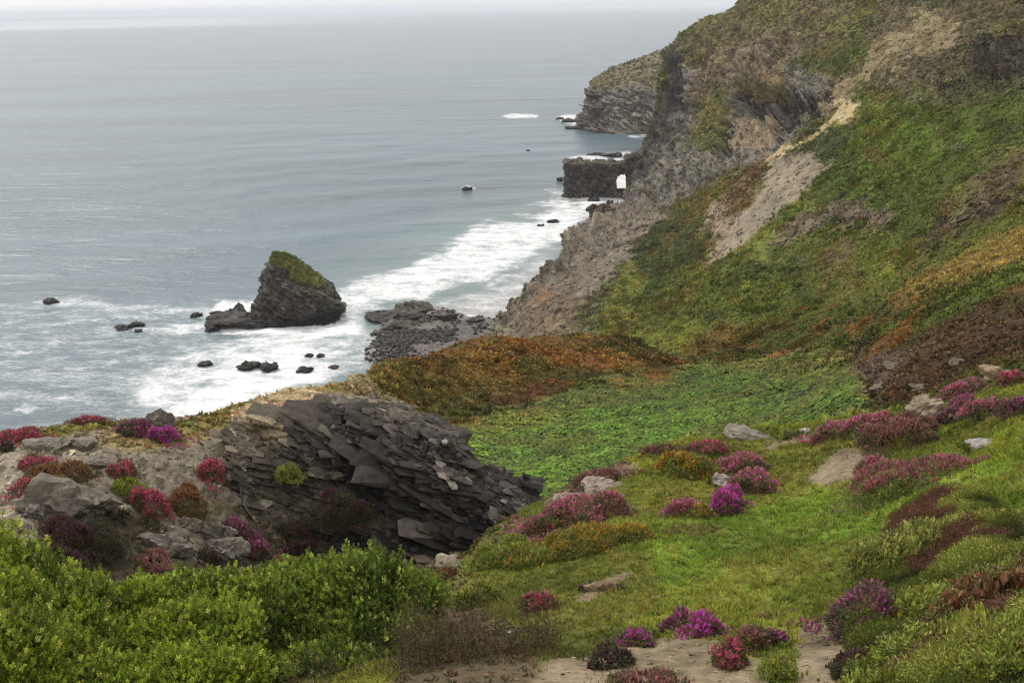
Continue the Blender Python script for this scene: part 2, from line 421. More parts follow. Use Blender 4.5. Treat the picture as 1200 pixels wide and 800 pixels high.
zone([(1085, 295), (1120, 240), (1160, 205), (1205, 178), (1205, 218), (1160, 258), (1110, 280)], [(84, 74, 52), (100, 86, 66), (62, 58, 38)], 8, v=0.5, rk=0.6, kmin=9, ragged=6)
zone([(1010, 60), (1040, -40), (1260, -60), (1260, 80), (1205, 100), (1120, 130), (1030, 105)], [(94, 88, 64), (108, 98, 76), (80, 86, 50)], 12, v=0.7, rk=0.4, kmin=10.5)
zone([(1145, 60), (1205, 40), (1205, 90), (1150, 100)], [(54, 50, 42), (70, 64, 52), (84, 76, 60)], 6, v=0.2, rk=1.0, kmin=10.5, ragged=5)
zone([(900, 110), (1010, 60), (1050, 40), (1080, 10), (1125, 20), (1120, 55), (1060, 72), (1015, 105), (985, 140), (930, 130)], [(126, 113, 86), (136, 122, 94), (102, 98, 66)], 7, v=0.25, rk=0.3, kmin=13, ragged=5)
zone([(985, 60), (1010, 40), (1020, 70), (990, 90), (960, 100)], [(70, 86, 42), (82, 96, 46), (100, 96, 56)], 5, kmin=13)
zone([(960, 75), (990, 30), (1010, 20), (1000, 60), (975, 100)], [(66, 90, 42), (80, 96, 46), (100, 96, 56)], 6, kmin=13)
# main cliff
zone([(700, 262), (725, 235), (752, 180), (784, 90), (784, 50), (830, 30), (900, 60), (975, 100), (985, 125), (905, 185), (860, 205), (780, 240), (735, 255)],
     [(102, 97, 88), (134, 127, 114), (76, 72, 66)], 6, v=0.12, rk=1.0, kmin=15.5)
zone([(795, 40), (830, 10), (880, -20), (1010, -40), (1010, 20), (960, 70), (900, 80), (880, 105), (835, 120), (800, 110), (792, 80)],
     [(112, 106, 68), (126, 116, 80), (98, 88, 74)], 9, v=0.6, rk=0.4, kmin=15.5, ragged=4)
zone([(800, 100), (830, 70), (880, 45), (940, 40), (935, 65), (890, 95), (850, 105), (818, 125)], [(118, 104, 84), (134, 118, 98), (104, 100, 64)], 6, v=0.3, rk=0.9, kmin=15.5, ragged=5)
zone([(812, 175), (815, 125), (840, 95), (852, 110), (848, 150), (835, 185)], [(112, 114, 62), (124, 120, 72), (96, 88, 66)], 5, v=0.7, rk=0.4, kmin=15.5, ragged=3)
zone([(786, 85), (808, 78), (818, 88), (800, 118), (788, 112)], [(118, 110, 104), (128, 118, 110), (96, 90, 86)], 4, v=0.0, rk=1.0, kmin=15.5)
zone([(858, 132), (864, 108), (900, 98), (945, 112), (982, 112), (965, 138), (930, 146), (915, 160), (905, 135), (870, 142)], [(58, 52, 50), (74, 68, 64), (44, 40, 40)], 3, v=0, rk=1.0, kmin=15.5, ragged=3)
zone([(842, 180), (840, 148), (858, 140), (862, 165), (852, 185)], [(48, 44, 42), (60, 56, 54), (40, 38, 36)], 3, v=0, rk=1.0, kmin=15.5)
zone([(862, 185), (870, 145), (905, 142), (915, 160), (885, 180)], [(122, 106, 84), (138, 122, 98), (106, 94, 78)], 4, v=0, rk=1.0, kmin=15.5)
zone([(866, 105), (900, 82), (925, 90), (905, 100), (872, 112)], [(114, 98, 68), (122, 104, 72), (100, 94, 64)], 4, v=0.4, kmin=15.5)
zone([(895, 195), (925, 170), (960, 155), (980, 142), (992, 118), (1002, 122), (996, 142), (962, 164), (930, 182), (912, 205)], [(158, 142, 108), (170, 154, 120), (120, 112, 74)], 3, v=0.1, kmin=14)
zone([(738, 205), (745, 180), (768, 140), (780, 100), (781, 55), (796, 48), (797, 110), (790, 140), (768, 170), (752, 215)], [(78, 72, 67), (96, 89, 82), (62, 57, 53)], 5, v=0.0, rk=1.0, kmin=15.5, ragged=3)
# scree and cliffs above the beach
zone([(545, 420), (556, 402), (602, 352), (640, 314), (690, 250), (742, 234), (785, 252), (745, 292), (715, 335), (690, 352), (700, 395), (640, 398), (590, 412)],
     [(112, 103, 90), (126, 116, 101), (92, 85, 74)], 7, v=0.05, rk=0.9, kmin=11.3, ragged=3)
zone([(600, 398), (605, 365), (625, 350), (650, 345), (680, 350), (690, 390), (640, 398)], [(104, 92, 76), (122, 104, 82), (82, 75, 65)], 6, v=0.05, rk=1.0, kmin=11.3, ragged=5)
zone([(622, 352), (636, 338), (650, 342), (640, 356)], [(128, 100, 72), (134, 104, 76), (112, 95, 74)], 5, v=0, rk=0.8, kmin=11.3)
zone([(668, 385), (685, 352), (712, 348), (722, 372), (700, 392)], [(82, 82, 54), (92, 92, 62), (110, 100, 72)], 6, v=0.8, kmin=11.3)
zone([(830, 312), (838, 270), (866, 215), (905, 192), (900, 215), (862, 262), (842, 305)], [(106, 86, 58), (112, 88, 58), (98, 90, 58)], 5, v=0.5, rk=0.2, kmin=12, ragged=3)
zone([(828, 318), (858, 268), (900, 220), (912, 192), (960, 184), (980, 190), (962, 212), (925, 250), (880, 290)], [(128, 117, 99), (140, 128, 109), (112, 102, 84)], 4, v=0.03, rk=0.5, kmin=12, ragged=3)
zone([(830, 280), (835, 252), (858, 240), (862, 258), (845, 285)], [(128, 112, 92), (140, 124, 104), (112, 84, 60)], 4, v=0.05, rk=0.8, kmin=12)
# hump
zone([(385, 480), (400, 462), (430, 438), (500, 405), (560, 390), (700, 380), (790, 420), (812, 440), (770, 448), (660, 446), (590, 470), (500, 486)],
     [(136, 104, 54), (112, 106, 50), (108, 82, 50)], 9, kmin=8.3, kmax=11.3)
zone([(540, 482), (640, 440), (760, 440), (720, 462), (600, 490)], [(84, 92, 38), (96, 100, 40), (70, 84, 34)], 9, kmin=7.5, kmax=11.3)
zone([(560, 468), (640, 445), (700, 450), (640, 470), (580, 480)], [(112, 80, 50), (108, 88, 46), (92, 86, 46)], 7, kmin=7.5, kmax=11.3, ragged=6)
zone([(505, 485), (560, 462), (580, 455), (585, 462), (530, 482)], [(126, 116, 86), (136, 124, 96), (98, 96, 50)], 4, v=0.4, kmin=7.5, kmax=11.3)
zone([(700, 405), (740, 395), (805, 425), (808, 442), (770, 436), (730, 415)], [(84, 70, 32), (98, 76, 36), (60, 58, 28)], 6, kmin=8.5, kmax=11.3)
# bracken bowl
# litter is dark; ground under fronds is darkened further later so gaps look shaded
zone([(480, 520), (560, 500), (660, 470), (760, 452), (860, 432), (960, 425), (1020, 455), (1010, 480), (950, 500), (880, 530), (740, 560), (650, 600), (560, 590), (500, 570)],
     [(56, 94, 28), (68, 109, 32), (84, 117, 40)], 8, br=1.0, kmin=6.0, kmax=10.5)
zone([(520, 510), (600, 480), (700, 475), (640, 500), (560, 520)], [(94, 96, 38), (86, 104, 36), (104, 92, 40)], 8, br=0.4, kmin=6.0, kmax=10.5, op=0.8)
zone([(840, 435), (930, 418), (1010, 420), (1000, 445), (900, 452)], [(70, 94, 36), (84, 100, 38), (100, 88, 44)], 8, br=0.4, kmin=6.0, kmax=11)
# brown heath on the right
zone([(995, 425), (1010, 405), (1080, 385), (1205, 348), (1300, 330), (1300, 440), (1205, 418), (1150, 432), (1075, 478), (1010, 470)],
     [(88, 66, 44), (102, 78, 52), (78, 70, 50)], 8, v=0.9, rk=0.2, kmin=5.3, kmax=12)
zone([(1000, 450), (1010, 415), (1045, 400), (1065, 420), (1040, 455)], [(104, 82, 68), (112, 94, 80), (80, 66, 50)], 6, v=0.6, rk=0.4, kmin=5.3, kmax=12)
# foreground turf
zone([(440, 760), (560, 690), (620, 590), (740, 520), (860, 495), (960, 482), (1060, 470), (1120, 440), (1210, 420), (1400, 400), (2800, 200), (2800, 3000), (-1500, 3000), (-1500, 1000), (200, 900)],
     [(96, 114, 42), (114, 130, 48), (124, 122, 58)], 8, tf=1.0, v=0.3, kmin=0, kmax=6.0)
zone([(690, 640), (800, 600), (930, 580), (1050, 585), (1210, 520), (1210, 600), (1040, 640), (900, 650), (780, 690)], [(76, 112, 36), (92, 128, 42), (104, 126, 48)], 14, tf=1.0, v=0.2, kmin=0, kmax=6)
zone([(800, 540), (900, 510), (1000, 520), (960, 560), (840, 590), (760, 610)], [(108, 116, 44), (118, 120, 48), (104, 96, 50)], 10, tf=0.9, v=0.3, kmin=0, kmax=6)
zone([(1120, 510), (1200, 490), (1240, 500), (1200, 540), (1140, 545)], [(116, 126, 40), (108, 126, 40), (124, 120, 56)], 8, tf=1.0, v=0.2, kmin=0, kmax=6)
zone([(540, 720), (560, 670), (640, 640), (760, 640), (780, 700), (700, 740), (600, 740)], [(88, 102, 42), (104, 114, 46), (104, 96, 52)], 12, tf=1.0, v=0.5, kmin=0, kmax=6)
zone([(560, 760), (640, 725), (760, 740), (800, 765), (700, 780), (640, 790)], [(72, 84, 34), (84, 94, 40), (80, 72, 44)], 8, tf=0.8, v=0.5, kmin=0, kmax=6)
zone([(430, 900), (470, 760), (520, 690), (560, 700), (600, 740), (640, 790), (650, 900)], [(84, 74, 56), (98, 86, 64), (66, 60, 42)], 10, tf=0.05, v=0.5, kmin=0, kmax=6)
DIRT = [(126, 112, 90), (146, 130, 106), (96, 86, 66)]
zone([(560, 860), (640, 785), (700, 772), (790, 752), (850, 765), (900, 800), (930, 860)], DIRT, 6, tf=0.0, v=0.0, kmin=0, kmax=5, ragged=9)
zone([(918, 860), (925, 770), (935, 735), (955, 722), (972, 728), (985, 780), (1000, 860)], DIRT, 5, tf=0.0, v=0.0, kmin=0, kmax=5, ragged=3)
zone([(942, 568), (965, 545), (990, 528), (1030, 528), (1022, 545), (1000, 562), (962, 572)], DIRT, 4, tf=0.0, v=0.0, kmin=0, kmax=6, ragged=4)
zone([(890, 520), (925, 508), (960, 505), (950, 516), (905, 526)], DIRT, 4, tf=0.0, v=0.0, kmin=0, kmax=6, ragged=3)
zone([(675, 700), (690, 688), (722, 674), (745, 668), (742, 676), (712, 688), (690, 704)], [(124, 108, 84), (134, 118, 92), (92, 80, 56)], 3, tf=0.0, v=0.0, rk=0.6, kmin=0, kmax=6)
zone([(640, 590), (680, 560), (740, 530), (750, 545), (700, 575), (660, 592)], [(122, 100, 86), (130, 112, 98), (96, 80, 60)], 5, tf=0.1, v=0.3, rk=0.4, kmin=0, kmax=6)
# hollow between the bush and the knoll, then the knoll
KN = np.array([(-1500, 900), (-1500, 480), (230, 460), (300, 440), (400, 425), (440, 470), (520, 600), (545, 660), (470, 720), (300, 800)])
zone(KN, [(112, 104, 90), (138, 128, 112), (92, 84, 66)], 6, v=0.12, rk=0.6, kmin=3.6, kmax=11.5)
zone([(-400, 900), (-400, 660), (120, 650), (300, 660), (420, 650), (480, 660), (545, 655), (460, 740), (200, 800)], [(84, 76, 58), (98, 88, 68), (66, 66, 40)], 10, v=0.6, rk=0.3, kmin=3.4, kmax=7)
zone([(100, 520), (140, 498), (240, 488), (280, 500), (230, 515), (150, 530)], [(132, 116, 78), (140, 120, 70), (112, 104, 62)], 8, v=0.5, kmin=6, kmax=11.5, ragged=5)
zone([(-400, 512), (40, 505), (110, 492), (230, 486), (232, 495), (120, 503), (40, 516), (-400, 525)], [(112, 110, 56), (126, 118, 64), (96, 96, 48)], 3, v=0.9, kmin=8, kmax=11.5)
zone([(205, 500), (240, 475), (300, 462), (300, 480), (262, 500), (225, 508)], [(122, 112, 62), (112, 104, 56), (132, 116, 80)], 5, v=0.8, kmin=7, kmax=11.5)
zone([(262, 488), (300, 466), (350, 450), (410, 436), (430, 452), (400, 478), (330, 482), (290, 492)], [(146, 128, 98), (158, 138, 108), (120, 108, 70)], 5, v=0.2, rk=0.3, kmin=7, kmax=11.5, ragged=4)
zone([(360, 458), (380, 446), (412, 438), (412, 452), (385, 460)], [(120, 106, 62), (130, 112, 66), (104, 96, 50)], 4, v=0.8, kmin=7, kmax=11.5)
zone([(70, 640), (120, 590), (180, 600), (210, 640), (170, 660), (90, 665)], [(60, 54, 40), (72, 66, 48), (48, 50, 34)], 8, v=0.6, kmin=4, kmax=9)
zone([(230, 640), (270, 590), (330, 570), (400, 620), (360, 660), (260, 665)], [(84, 78, 64), (102, 94, 80), (62, 58, 40)], 9, v=0.4, rk=0.5, kmin=4, kmax=9, ragged=6)

zone([(560, 300), (560, -60), (800, -60), (800, 100), (790, 300)], [(92, 84, 76), (120, 108, 94), (70, 64, 58)], 3, v=0.0, rk=1.0, kmin=21.1)
kn_col = ((TG.ravel() > 3.6) & (TG.ravel() < 11.5) & (PXg.ravel() < 470)) * 1.0
# rock faces: pale flakes, and crevice shade put into the colour by noise
fl = fbm(W * 0.9, 3, 25, 0.8); fl2 = fbm(W * np.array([0.35, 0.35, 0.8]), 4, 26, 0.75)
rw_ = rocky * sstep(60, 120, r0)
col *= (1 + rw_ * (0.75 * fl2 + 0.55 * fl))[:, None]
col *= (1 - rw_ * 0.55 * sstep(0.18, 0.4, fbm(W * np.array([0.14, 0.14, 0.3]), 4, 27, 0.7)))[:, None]
kr_ = rocky * (1 - sstep(40, 60, r0))
col *= (1 + kr_ * (0.5 * fbm(W * 4.0, 3, 28, 0.8) + 0.35 * nC))[:, None]
vg_ = 1 + veg * (0.5 * fbm(W * (1.4 / (0.4 + 0.012 * r0))[:, None], 3, 29, 0.7))
col *= vg_[:, None]
TGf = TG.ravel()
hs_w = veg * sstep(10.5, 12, TGf)
for k_, (cc_, th_, sd_k) in enumerate([((112, 96, 56), 0.16, 151), ((120, 124, 62), 0.20, 152), ((60, 74, 40), 0.20, 153), ((110, 98, 84), 0.28, 154)]):
    pt = fbm(np.stack([W[:, 0] * 0.06 + W[:, 2] * 0.10, W[:, 1] * 0.022, W[:, 2] * 0.12], 1) + 31 * k_, 5, sd_k, 0.65)
    m_ = (hs_w * 0.75 * sstep(th_, th_ + 0.22, pt))[:, None]
    col = col * (1 - m_) + alb(cc_) * m_
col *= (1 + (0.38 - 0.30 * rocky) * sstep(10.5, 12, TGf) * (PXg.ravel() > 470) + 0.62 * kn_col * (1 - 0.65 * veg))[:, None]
col *= (1 + turf * (0.22 + 0.45 * nB + 0.35 * nC))[:, None]
for k_, (cc_, th_) in enumerate([((92, 94, 42), 0.12), ((50, 70, 32), 0.12)]):
    m_ = (brk * 0.7 * sstep(th_, th_ + 0.25, fbm(W * 0.13 + 77 * k_, 4, 160 + k_, 0.6)))[:, None]
    col = col * (1 - m_) + alb(cc_) * m_
# broad tonal variation everywhere
col *= (1 + 0.16 * nA + 0.12 * nD)[:, None]
col = np.clip(col, 0.006, 0.85)

# heath in the hollow carries dark and rusty blotches
rl = (sstep(8.3, 9, TG.ravel()) * (1 - sstep(11, 11.4, TG.ravel())) * (PXg.ravel() > 470))
m_ = (0.75 * rl * sstep(0.10, 0.32, fbm(W * 0.22 + 9, 4, 171, 0.6)))[:, None]
col = col * (1 - m_) + alb((74, 84, 36)) * m_
m_ = (0.7 * rl * sstep(0.16, 0.36, fbm(W * 0.25 + 59, 4, 172, 0.6)))[:, None]
col = col * (1 - m_) + alb((142, 98, 52)) * m_
# worn, mossy and dead patches in the turf
for k_, (cc_, th_, fr_) in enumerate([((126, 128, 58), 0.10, 0.55), ((66, 92, 34), 0.12, 0.45), ((122, 100, 64), 0.30, 0.9), ((150, 142, 78), 0.30, 1.3)]):
    m_ = (0.55 * turf * (r0 < 34) * sstep(th_, th_ + 0.2, fbm(W * fr_ + 23 * k_, 4, 180 + k_, 0.65)))[:, None]
    col = col * (1 - m_) + alb(cc_) * m_

# ------------------------------------------------------------------ relief
Nn = grid_normals(G).reshape(-1, 3)
Nn *= np.sign(Nn[:, 2:3] + 1e-9)
bed = np.array([0.55, 0.25, 0.8]); bed /= np.linalg.norm(bed)
dz = np.zeros(len(W))
near = 1 - sstep(25, 60, r0)
dz += near * (0.10 * nB + 0.045 * nC)
mid = sstep(30, 60, r0) * (1 - sstep(110, 180, r0))
dz += mid * (0.7 * fbm(W * 0.14, 4, 41) + 0.25 * nB)
fa = sstep(90, 170, r0)
dz += fa * (2.2 * fbm(W * 0.035, 5, 42, 0.55) + 1.1 * ridged(np.stack([W[:, 0] * .1 + W[:, 2] * .1, W[:, 1] * .03, W[:, 2] * .06], 1), 4, 44) * 0.7)
kn = (TG.ravel() > 3.6) & (TG.ravel() < 11.2) & (PXg.ravel() < 470)
disp = dz.copy()
S1 = strata(W, bed, 1.9, 51, 0.8, 0.5); S2 = strata(W, bed, 5.0, 52, 0.6, 1.0)
KB, KE = blocks(W, bed, 2.2, 0.9, 57, 0.5, 0.5); KB2, _ = blocks(W, bed, 6.0, 2.6, 58, 0.5, 1.0)
disp += np.where(kn, rocky * (0.13 * KB + 0.07 * KB2 + 0.10 * nC + 0.1 * S1), 0)
bed2 = np.array([0.75, -0.1, 0.55]); bed2 /= np.linalg.norm(bed2)
S3 = strata(W, bed2, 0.16, 53, 1.2, 0.05); S4 = strata(W, bed2, 0.5, 54, 1.0, 0.12)
gul = ridged(np.stack([W[:, 0] * 0.09, W[:, 1] * 0.09, W[:, 2] * 0.02], 1), 4, 46)
B1, E1 = blocks(W, bed2, 0.16, 0.07, 55, 0.5, 0.05); B2, E2 = blocks(W, bed2, 0.5, 0.2, 56, 0.5, 0.15)
clf = sstep(15.5, 17, TG.ravel())
rec = sstep(-5, 6, inpoly(qx, qy, [(858, 134), (866, 104), (905, 98), (945, 112), (984, 112), (965, 140), (930, 148), (912, 158), (905, 136), (872, 142)])) + 0.7 * sstep(-4, 4, inpoly(qx, qy, [(842, 182), (840, 148), (858, 140), (863, 165), (852, 186)]))
disp -= 9.0 * rec * (TG.ravel() > 15.3)
disp += rocky * fa * (clf * (3.0 * B1 + 1.2 * B2) + (1 - clf) * (0.6 * B1 + 0.35 * B2))
disp += rocky * fa * (0.15 + 0.50 * clf) * (4.0 * S3 + 2.6 * S4 + 2.6 * gul + 1.3 * nB + 2.0 * ridged(W * np.array([0.16, 0.16, 0.3]), 4, 47))
sea_ok = sstep(-3.5, -1.0, W[:, 2])          # leave the drowned skirts alone
V = W + Nn * (disp * sea_ok)[:, None]
VG = V.reshape(NR, NC, 3)
spx, spy, sdep = project(V)

Fall = grid_faces(NR, NC)
tf = TG.ravel()[Fall[:, 0]]; pf = PXg.ravel()[Fall[:, 0]]
inside_knoll = (pf < 462) & (tf >= 4.0) & (tf < 12)
parts = {
 'ground': ((tf < 6.0) & ~inside_knoll, M_soil, 'grassy foreground slope with short turf and a bare dirt path', 'ground'),
 'knoll_terrain': (inside_knoll, M_knoll, 'stony knoll of loose grey scree dotted with heather above the sea', 'terrain'),
 'valley_terrain': ((tf >= 6.0) & (tf < 11.0) & ~inside_knoll, M_slope, 'bracken covered hollow and rusty brown hump below the hillside', 'terrain'),
 'hillside': ((tf >= 11.0) & ~inside_knoll, M_slope, 'steep green and brown coastal hillside with bare scree and rocky cliffs', 'hillside'),
}
for nm, (msk, mt, lb, ct) in parts.items():
    f = Fall[msk]
    u, inv = np.unique(f, return_inverse=True)
    gcol_ = col[u] * (1 - 0.70 * brk[u] - 0.35 * veg[u] * (1 - brk[u]) * sstep(24, 40, r0[u]) - 0.3 * turf[u])[:, None]  # ground colour darkened under plants: dark litter plus painted shade in the gaps
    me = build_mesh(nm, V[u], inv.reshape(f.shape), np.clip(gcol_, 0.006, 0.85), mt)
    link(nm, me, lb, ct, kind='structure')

# visible-surface lookup: image column/row -> terrain point
ok = (sdep > 1)
bx = np.floor(spx / 4).astype(int); by = np.floor(spy / 4).astype(int)
order = np.argsort(-r0[ok]); idx = np.nonzero(ok)[0][order]
lookup = {}
for i, a, b in zip(idx.tolist(), bx[idx].tolist(), by[idx].tolist()):
    lookup[(a, b)] = i                                    # the nearest one wins


def hit(px, py):
    a, b = int(px // 4), int(py // 4)
    for rad in range(0, 8):
        best = None
        for i in range(-rad, rad + 1):
            for j in range(-rad, rad + 1):
                k = lookup.get((a + i, b + j))
                if k is not None and (best is None or r0[k] < r0[best]):
                    best = k
        if best is not None:
            return best
    return None


def ground_at(px, py):
    k = hit(px, py)
    return V[k].copy(), float(r0[k]), Nn[k]


# ------------------------------------------------------------------ scatter helper
def rot_frames(nrm, yaw):
    """orthonormal frames (n,3,3), third axis = nrm"""
    z = nrm / (np.linalg.norm(nrm, axis=1, keepdims=True) + 1e-9)
    a = np.stack([np.cos(yaw), np.sin(yaw), np.zeros_like(yaw)], 1)
    x = a - z * np.sum(a * z, 1, keepdims=True)
    bad = np.linalg.norm(x, axis=1) < 1e-3
    x[bad] = [1, 0, 0]
    x /= np.linalg.norm(x, axis=1, keepdims=True) + 1e-9
    y = np.cross(z, x)
    return np.stack([x, y, z], 2)


def stamp(tv, tf_, pos, nrm, scale, yaw, colr, tvar=None):
    """copies of a template as one vertex/face/colour set; tv (k,3) or list of variants"""
    if isinstance(tv, list):
        Vs, Fs, Cs, off = [], [], [], 0
        which = rng.integers(0, len(tv), len(pos))
        for i, t in enumerate(tv):
            m = which == i
            if not m.any():
                continue
            v, f, c = stamp(t, tf_[i], pos[m], nrm[m], scale[m], yaw[m], colr[m], None if tvar is None else tvar[i])
            Vs.append(v); Fs.append(f + off); Cs.append(c); off += len(v)
        return np.concatenate(Vs), np.concatenate(Fs), np.concatenate(Cs)
    M = rot_frames(nrm, yaw)
    s = scale if scale.ndim == 2 else np.repeat(scale[:, None], 3, 1)
    loc = tv[None] * s[:, None, :]
    v = np.einsum('nij,nkj->nki', M, loc) + pos[:, None]
    n, k = v.shape[:2]
    f = (tf_[None] + (np.arange(n) * k)[:, None, None]).reshape(-1, tf_.shape[1])
    c = np.repeat(colr[:, None], k, 1)
    if tvar is not None:
        c = c * tvar[None, :, None]
    return v.reshape(-1, 3), f, c.reshape(-1, 3)


def leafball(n, size, flat=0.7, seed=0, w=0.45):
    """a loose clump of n leaf faces in a half ball of radius 1"""
    g = np.random.default_rng(seed)
    d = g.normal(size=(n, 3)); d[:, 2] = np.abs(d[:, 2]); d /= np.linalg.norm(d, axis=1, keepdims=True)
    rr = g.uniform(0.45, 1.0, n)[:, None]
    c = d * rr; c[:, 2] *= flat
    dirn = d + g.normal(size=(n, 3)) * 0.5 + np.array([0, 0, 0.5]); dirn /= np.linalg.norm(dirn, axis=1, keepdims=True)
    side = np.cross(dirn, g.normal(size=(n, 3))); side /= np.linalg.norm(side, axis=1, keepdims=True)
    s = size * g.uniform(0.7, 1.3, n)[:, None]
    v = np.stack([c - dirn * s * 0.5, c + side * s * w * 0.5, c + dirn * s * 0.5, c - side * s * w * 0.5], 1)
    var = np.repeat(g.uniform(0.7, 1.35, n), 4)
    return v.reshape(-1, 3), np.arange(n * 4).reshape(n, 4), var


def pick(weight, n):
    """n random points on the terrain with probability proportional to weight (per cell of the grid)"""
    w = weight / weight.sum()
    f = rng.choice(len(Fall), n, p=w)
    a, b = rng.random((2, n))
    q = V[Fall[f]]
    p = (q[:, 0] * ((1 - a) * (1 - b))[:, None] + q[:, 1] * (a * (1 - b))[:, None] + q[:, 2] * (a * b)[:, None] + q[:, 3] * ((1 - a) * b)[:, None])
    i = Fall[f, 0]
    return p, Nn[i], col[i], r0[i], i


q = V[Fall]
area = 0.5 * np.linalg.norm(np.cross(q[:, 2] - q[:, 0], q[:, 3] - q[:, 1]), axis=1)
fi = Fall[:, 0]
inframe = (spx[fi] > -170) & (spx[fi] < 1480) & (spy[fi] < 900) & (spy[fi] > -60) & (V[fi, 2] > 1.0)
rF, vF, kF, tF, bF = r0[fi], veg[fi], rocky[fi], turf[fi], brk[fi]


def jitter(c, amt=0.25, hue=0.10):
    n = len(c)
    return np.clip(c * rng.uniform(1 - amt, 1 + amt, (n, 1)) * rng.uniform(1 - hue, 1 + hue, (n, 3)), 0.005, 0.8)


UP = np.array([0, 0, 1.0])
# short turf
blades, bf = [], []
for s_ in range(4):
    g = np.random.default_rng(100 + s_)
    vs = []
    for b in range(9):
        a = g.uniform(0, 6.28); rr = g.uniform(0, 1.0)
        c = np.array([math.cos(a) * rr, math.sin(a) * rr, 0])
        l = g.uniform(0.5, 1.1); lean = g.normal(size=2) * 0.45
        sd = np.array([-math.sin(a + 1), math.cos(a + 1), 0]) * 0.13
        vs += [c - sd, c + sd, c + np.array([lean[0], lean[1], l])]
    blades.append(np.array(vs)); bf.append(np.arange(27).reshape(9, 3))
wt = area * tF * (rF < 34) * inframe / np.maximum(rF, 7) ** 0.8
p, n_, c_, rr_, _ = pick(wt, 52000)
sc_ = rng.uniform(0.03, 0.06, len(p)) * (0.6 + rr_ / 22)
tus = fbm(p * 0.9, 3, 61)
sc_ = sc_ * (1 + 0.8 * sstep(0.1, 0.5, tus))
v, f, c = stamp(blades, bf, p, n_ * 0.5 + UP, sc_, rng.uniform(0, 6.28, len(p)), jitter(c_ * 1.3, 0.6, 0.16))
link('meadow_grass', build_mesh('meadow_grass', v, f, c, M_grass), 'short green and yellowish turf covering the foreground slope', 'grass', kind='stuff')

# bracken in the bowl
def frond_plant(seed):
    g = np.random.default_rng(seed)
    vs, fs, var = [], [], []
    for k in range(7):
        a = k * 0.9 + g.uniform(-0.3, 0.3); l = g.uniform(0.7, 1.1)
        d = np.array([math.cos(a), math.sin(a), 0]); s = np.array([-d[1], d[0], 0]) * g.uniform(0.16, 0.26)
        h = g.uniform(0.45, 0.75)
        p0 = d * 0.08 + UP * 0.1; p1 = d * l * 0.5 + UP * h; p2 = d * l + UP * (h * g.uniform(0.5, 0.9))
        b0 = len(vs)
        vs += [p0 - s * 0.2, p0 + s * 0.2, p1 + s, p1 - s, p2 + s * 0.1, p2 - s * 0.1]
        fs += [(b0, b0 + 1, b0 + 2, b0 + 3), (b0 + 3, b0 + 2, b0 + 4, b0 + 5)]
        var += [g.uniform(0.75, 1.3)] * 6
    return np.array(vs), np.array(fs), np.array(var)
fp = [frond_plant(i) for i in range(5)]
wt = area * bF * inframe * (rF > 26) * (rF < 130) / np.maximum(rF, 30) ** 0.5
p, n_, c_, rr_, _ = pick(wt, 34000)
sc_ = rng.uniform(0.16, 0.46, len(p)) * (1 + 0.5 * fbm(p * 0.4, 3, 63))
v, f, c = stamp([a[0] for a in fp], [a[1] for a in fp], p - UP * 0.05, n_ * 0.6 + UP + rng.normal(size=(len(p), 3)) * 0.15, sc_, rng.uniform(0, 6.28, len(p)), jitter(c_ * 1.45, 0.6, 0.13), [a[2] for a in fp])
link('bracken', build_mesh('bracken', v, f, c, M_leaf), 'dense bright green bracken filling the hollow behind the dark outcrop', 'bracken', kind='stuff')

# heath: low scrub over hump, hillside and the rest, coloured by the ground it grows on
lb = [leafball(16, 0.7, 0.6, 200 + i, 0.5) for i in range(6)]
wt = area * vF * inframe * (rF > 24) * (bF < 0.6) * np.where(rF < 75, 1.0, 0.55 * (75 / rF) ** 0.9)
p, n_, c_, rr_, _ = pick(wt, 90000)
big = fbm(p * 0.10, 3, 62); sc_ = rng.uniform(0.10, 0.34, len(p)) * (0.55 + rr_ / 130) * (1 + 0.9 * sstep(0.05, 0.5, big))
v, f, c = stamp([a[0] for a in lb], [a[1] for a in lb], p - UP * 0.03, n_ * 0.5 + UP, sc_, rng.uniform(0, 6.28, len(p)), jitter(c_ * 1.3, 0.55, 0.14), [a[2] for a in lb])
link('heath_scrub', build_mesh('heath_scrub', v, f, c, M_heath), 'low brown and green heath scrub covering the hump and hillside', 'scrub', kind='stuff')

# larger dark and pale shrubs standing out of the heath
LBB = [leafball(70, 0.30, 0.8, 280 + i, 0.5) for i in range(5)]
wt = area * vF * inframe * (rF > 60) * (bF < 0.5) * sstep(-0.1, 0.35, nA[fi]) / np.maximum(rF, 70) ** 0.7
p, n_, c_, rr_, _ = pick(wt, 6500)
sc_ = rng.uniform(0.3, 1.0, len(p)) ** 1.6 * np.minimum(0.5 + rr_ / 170, 1.7)
pk = rng.random(len(p)); tn_ = np.where((pk < 0.5)[:, None], np.array([[0.55, 0.62, 0.6]]), np.where((pk < 0.8)[:, None], np.array([[1.2, 1.25, 1.1]]), np.array([[1.2, 0.95, 0.85]])))
v, f, c = stamp([a[0] for a in LBB], [a[1] for a in LBB], p - UP * 0.1, n_ * 0.4 + UP, sc_, rng.uniform(0, 6.28, len(p)), jitter(c_ * tn_, 0.3, 0.1), [a[2] for a in LBB])
link('hillside_shrubs', build_mesh('hillside_shrubs', v, f, c, M_heath), 'many low rounded shrubs dotted over the hillside and hump', 'shrubs', kind='stuff')

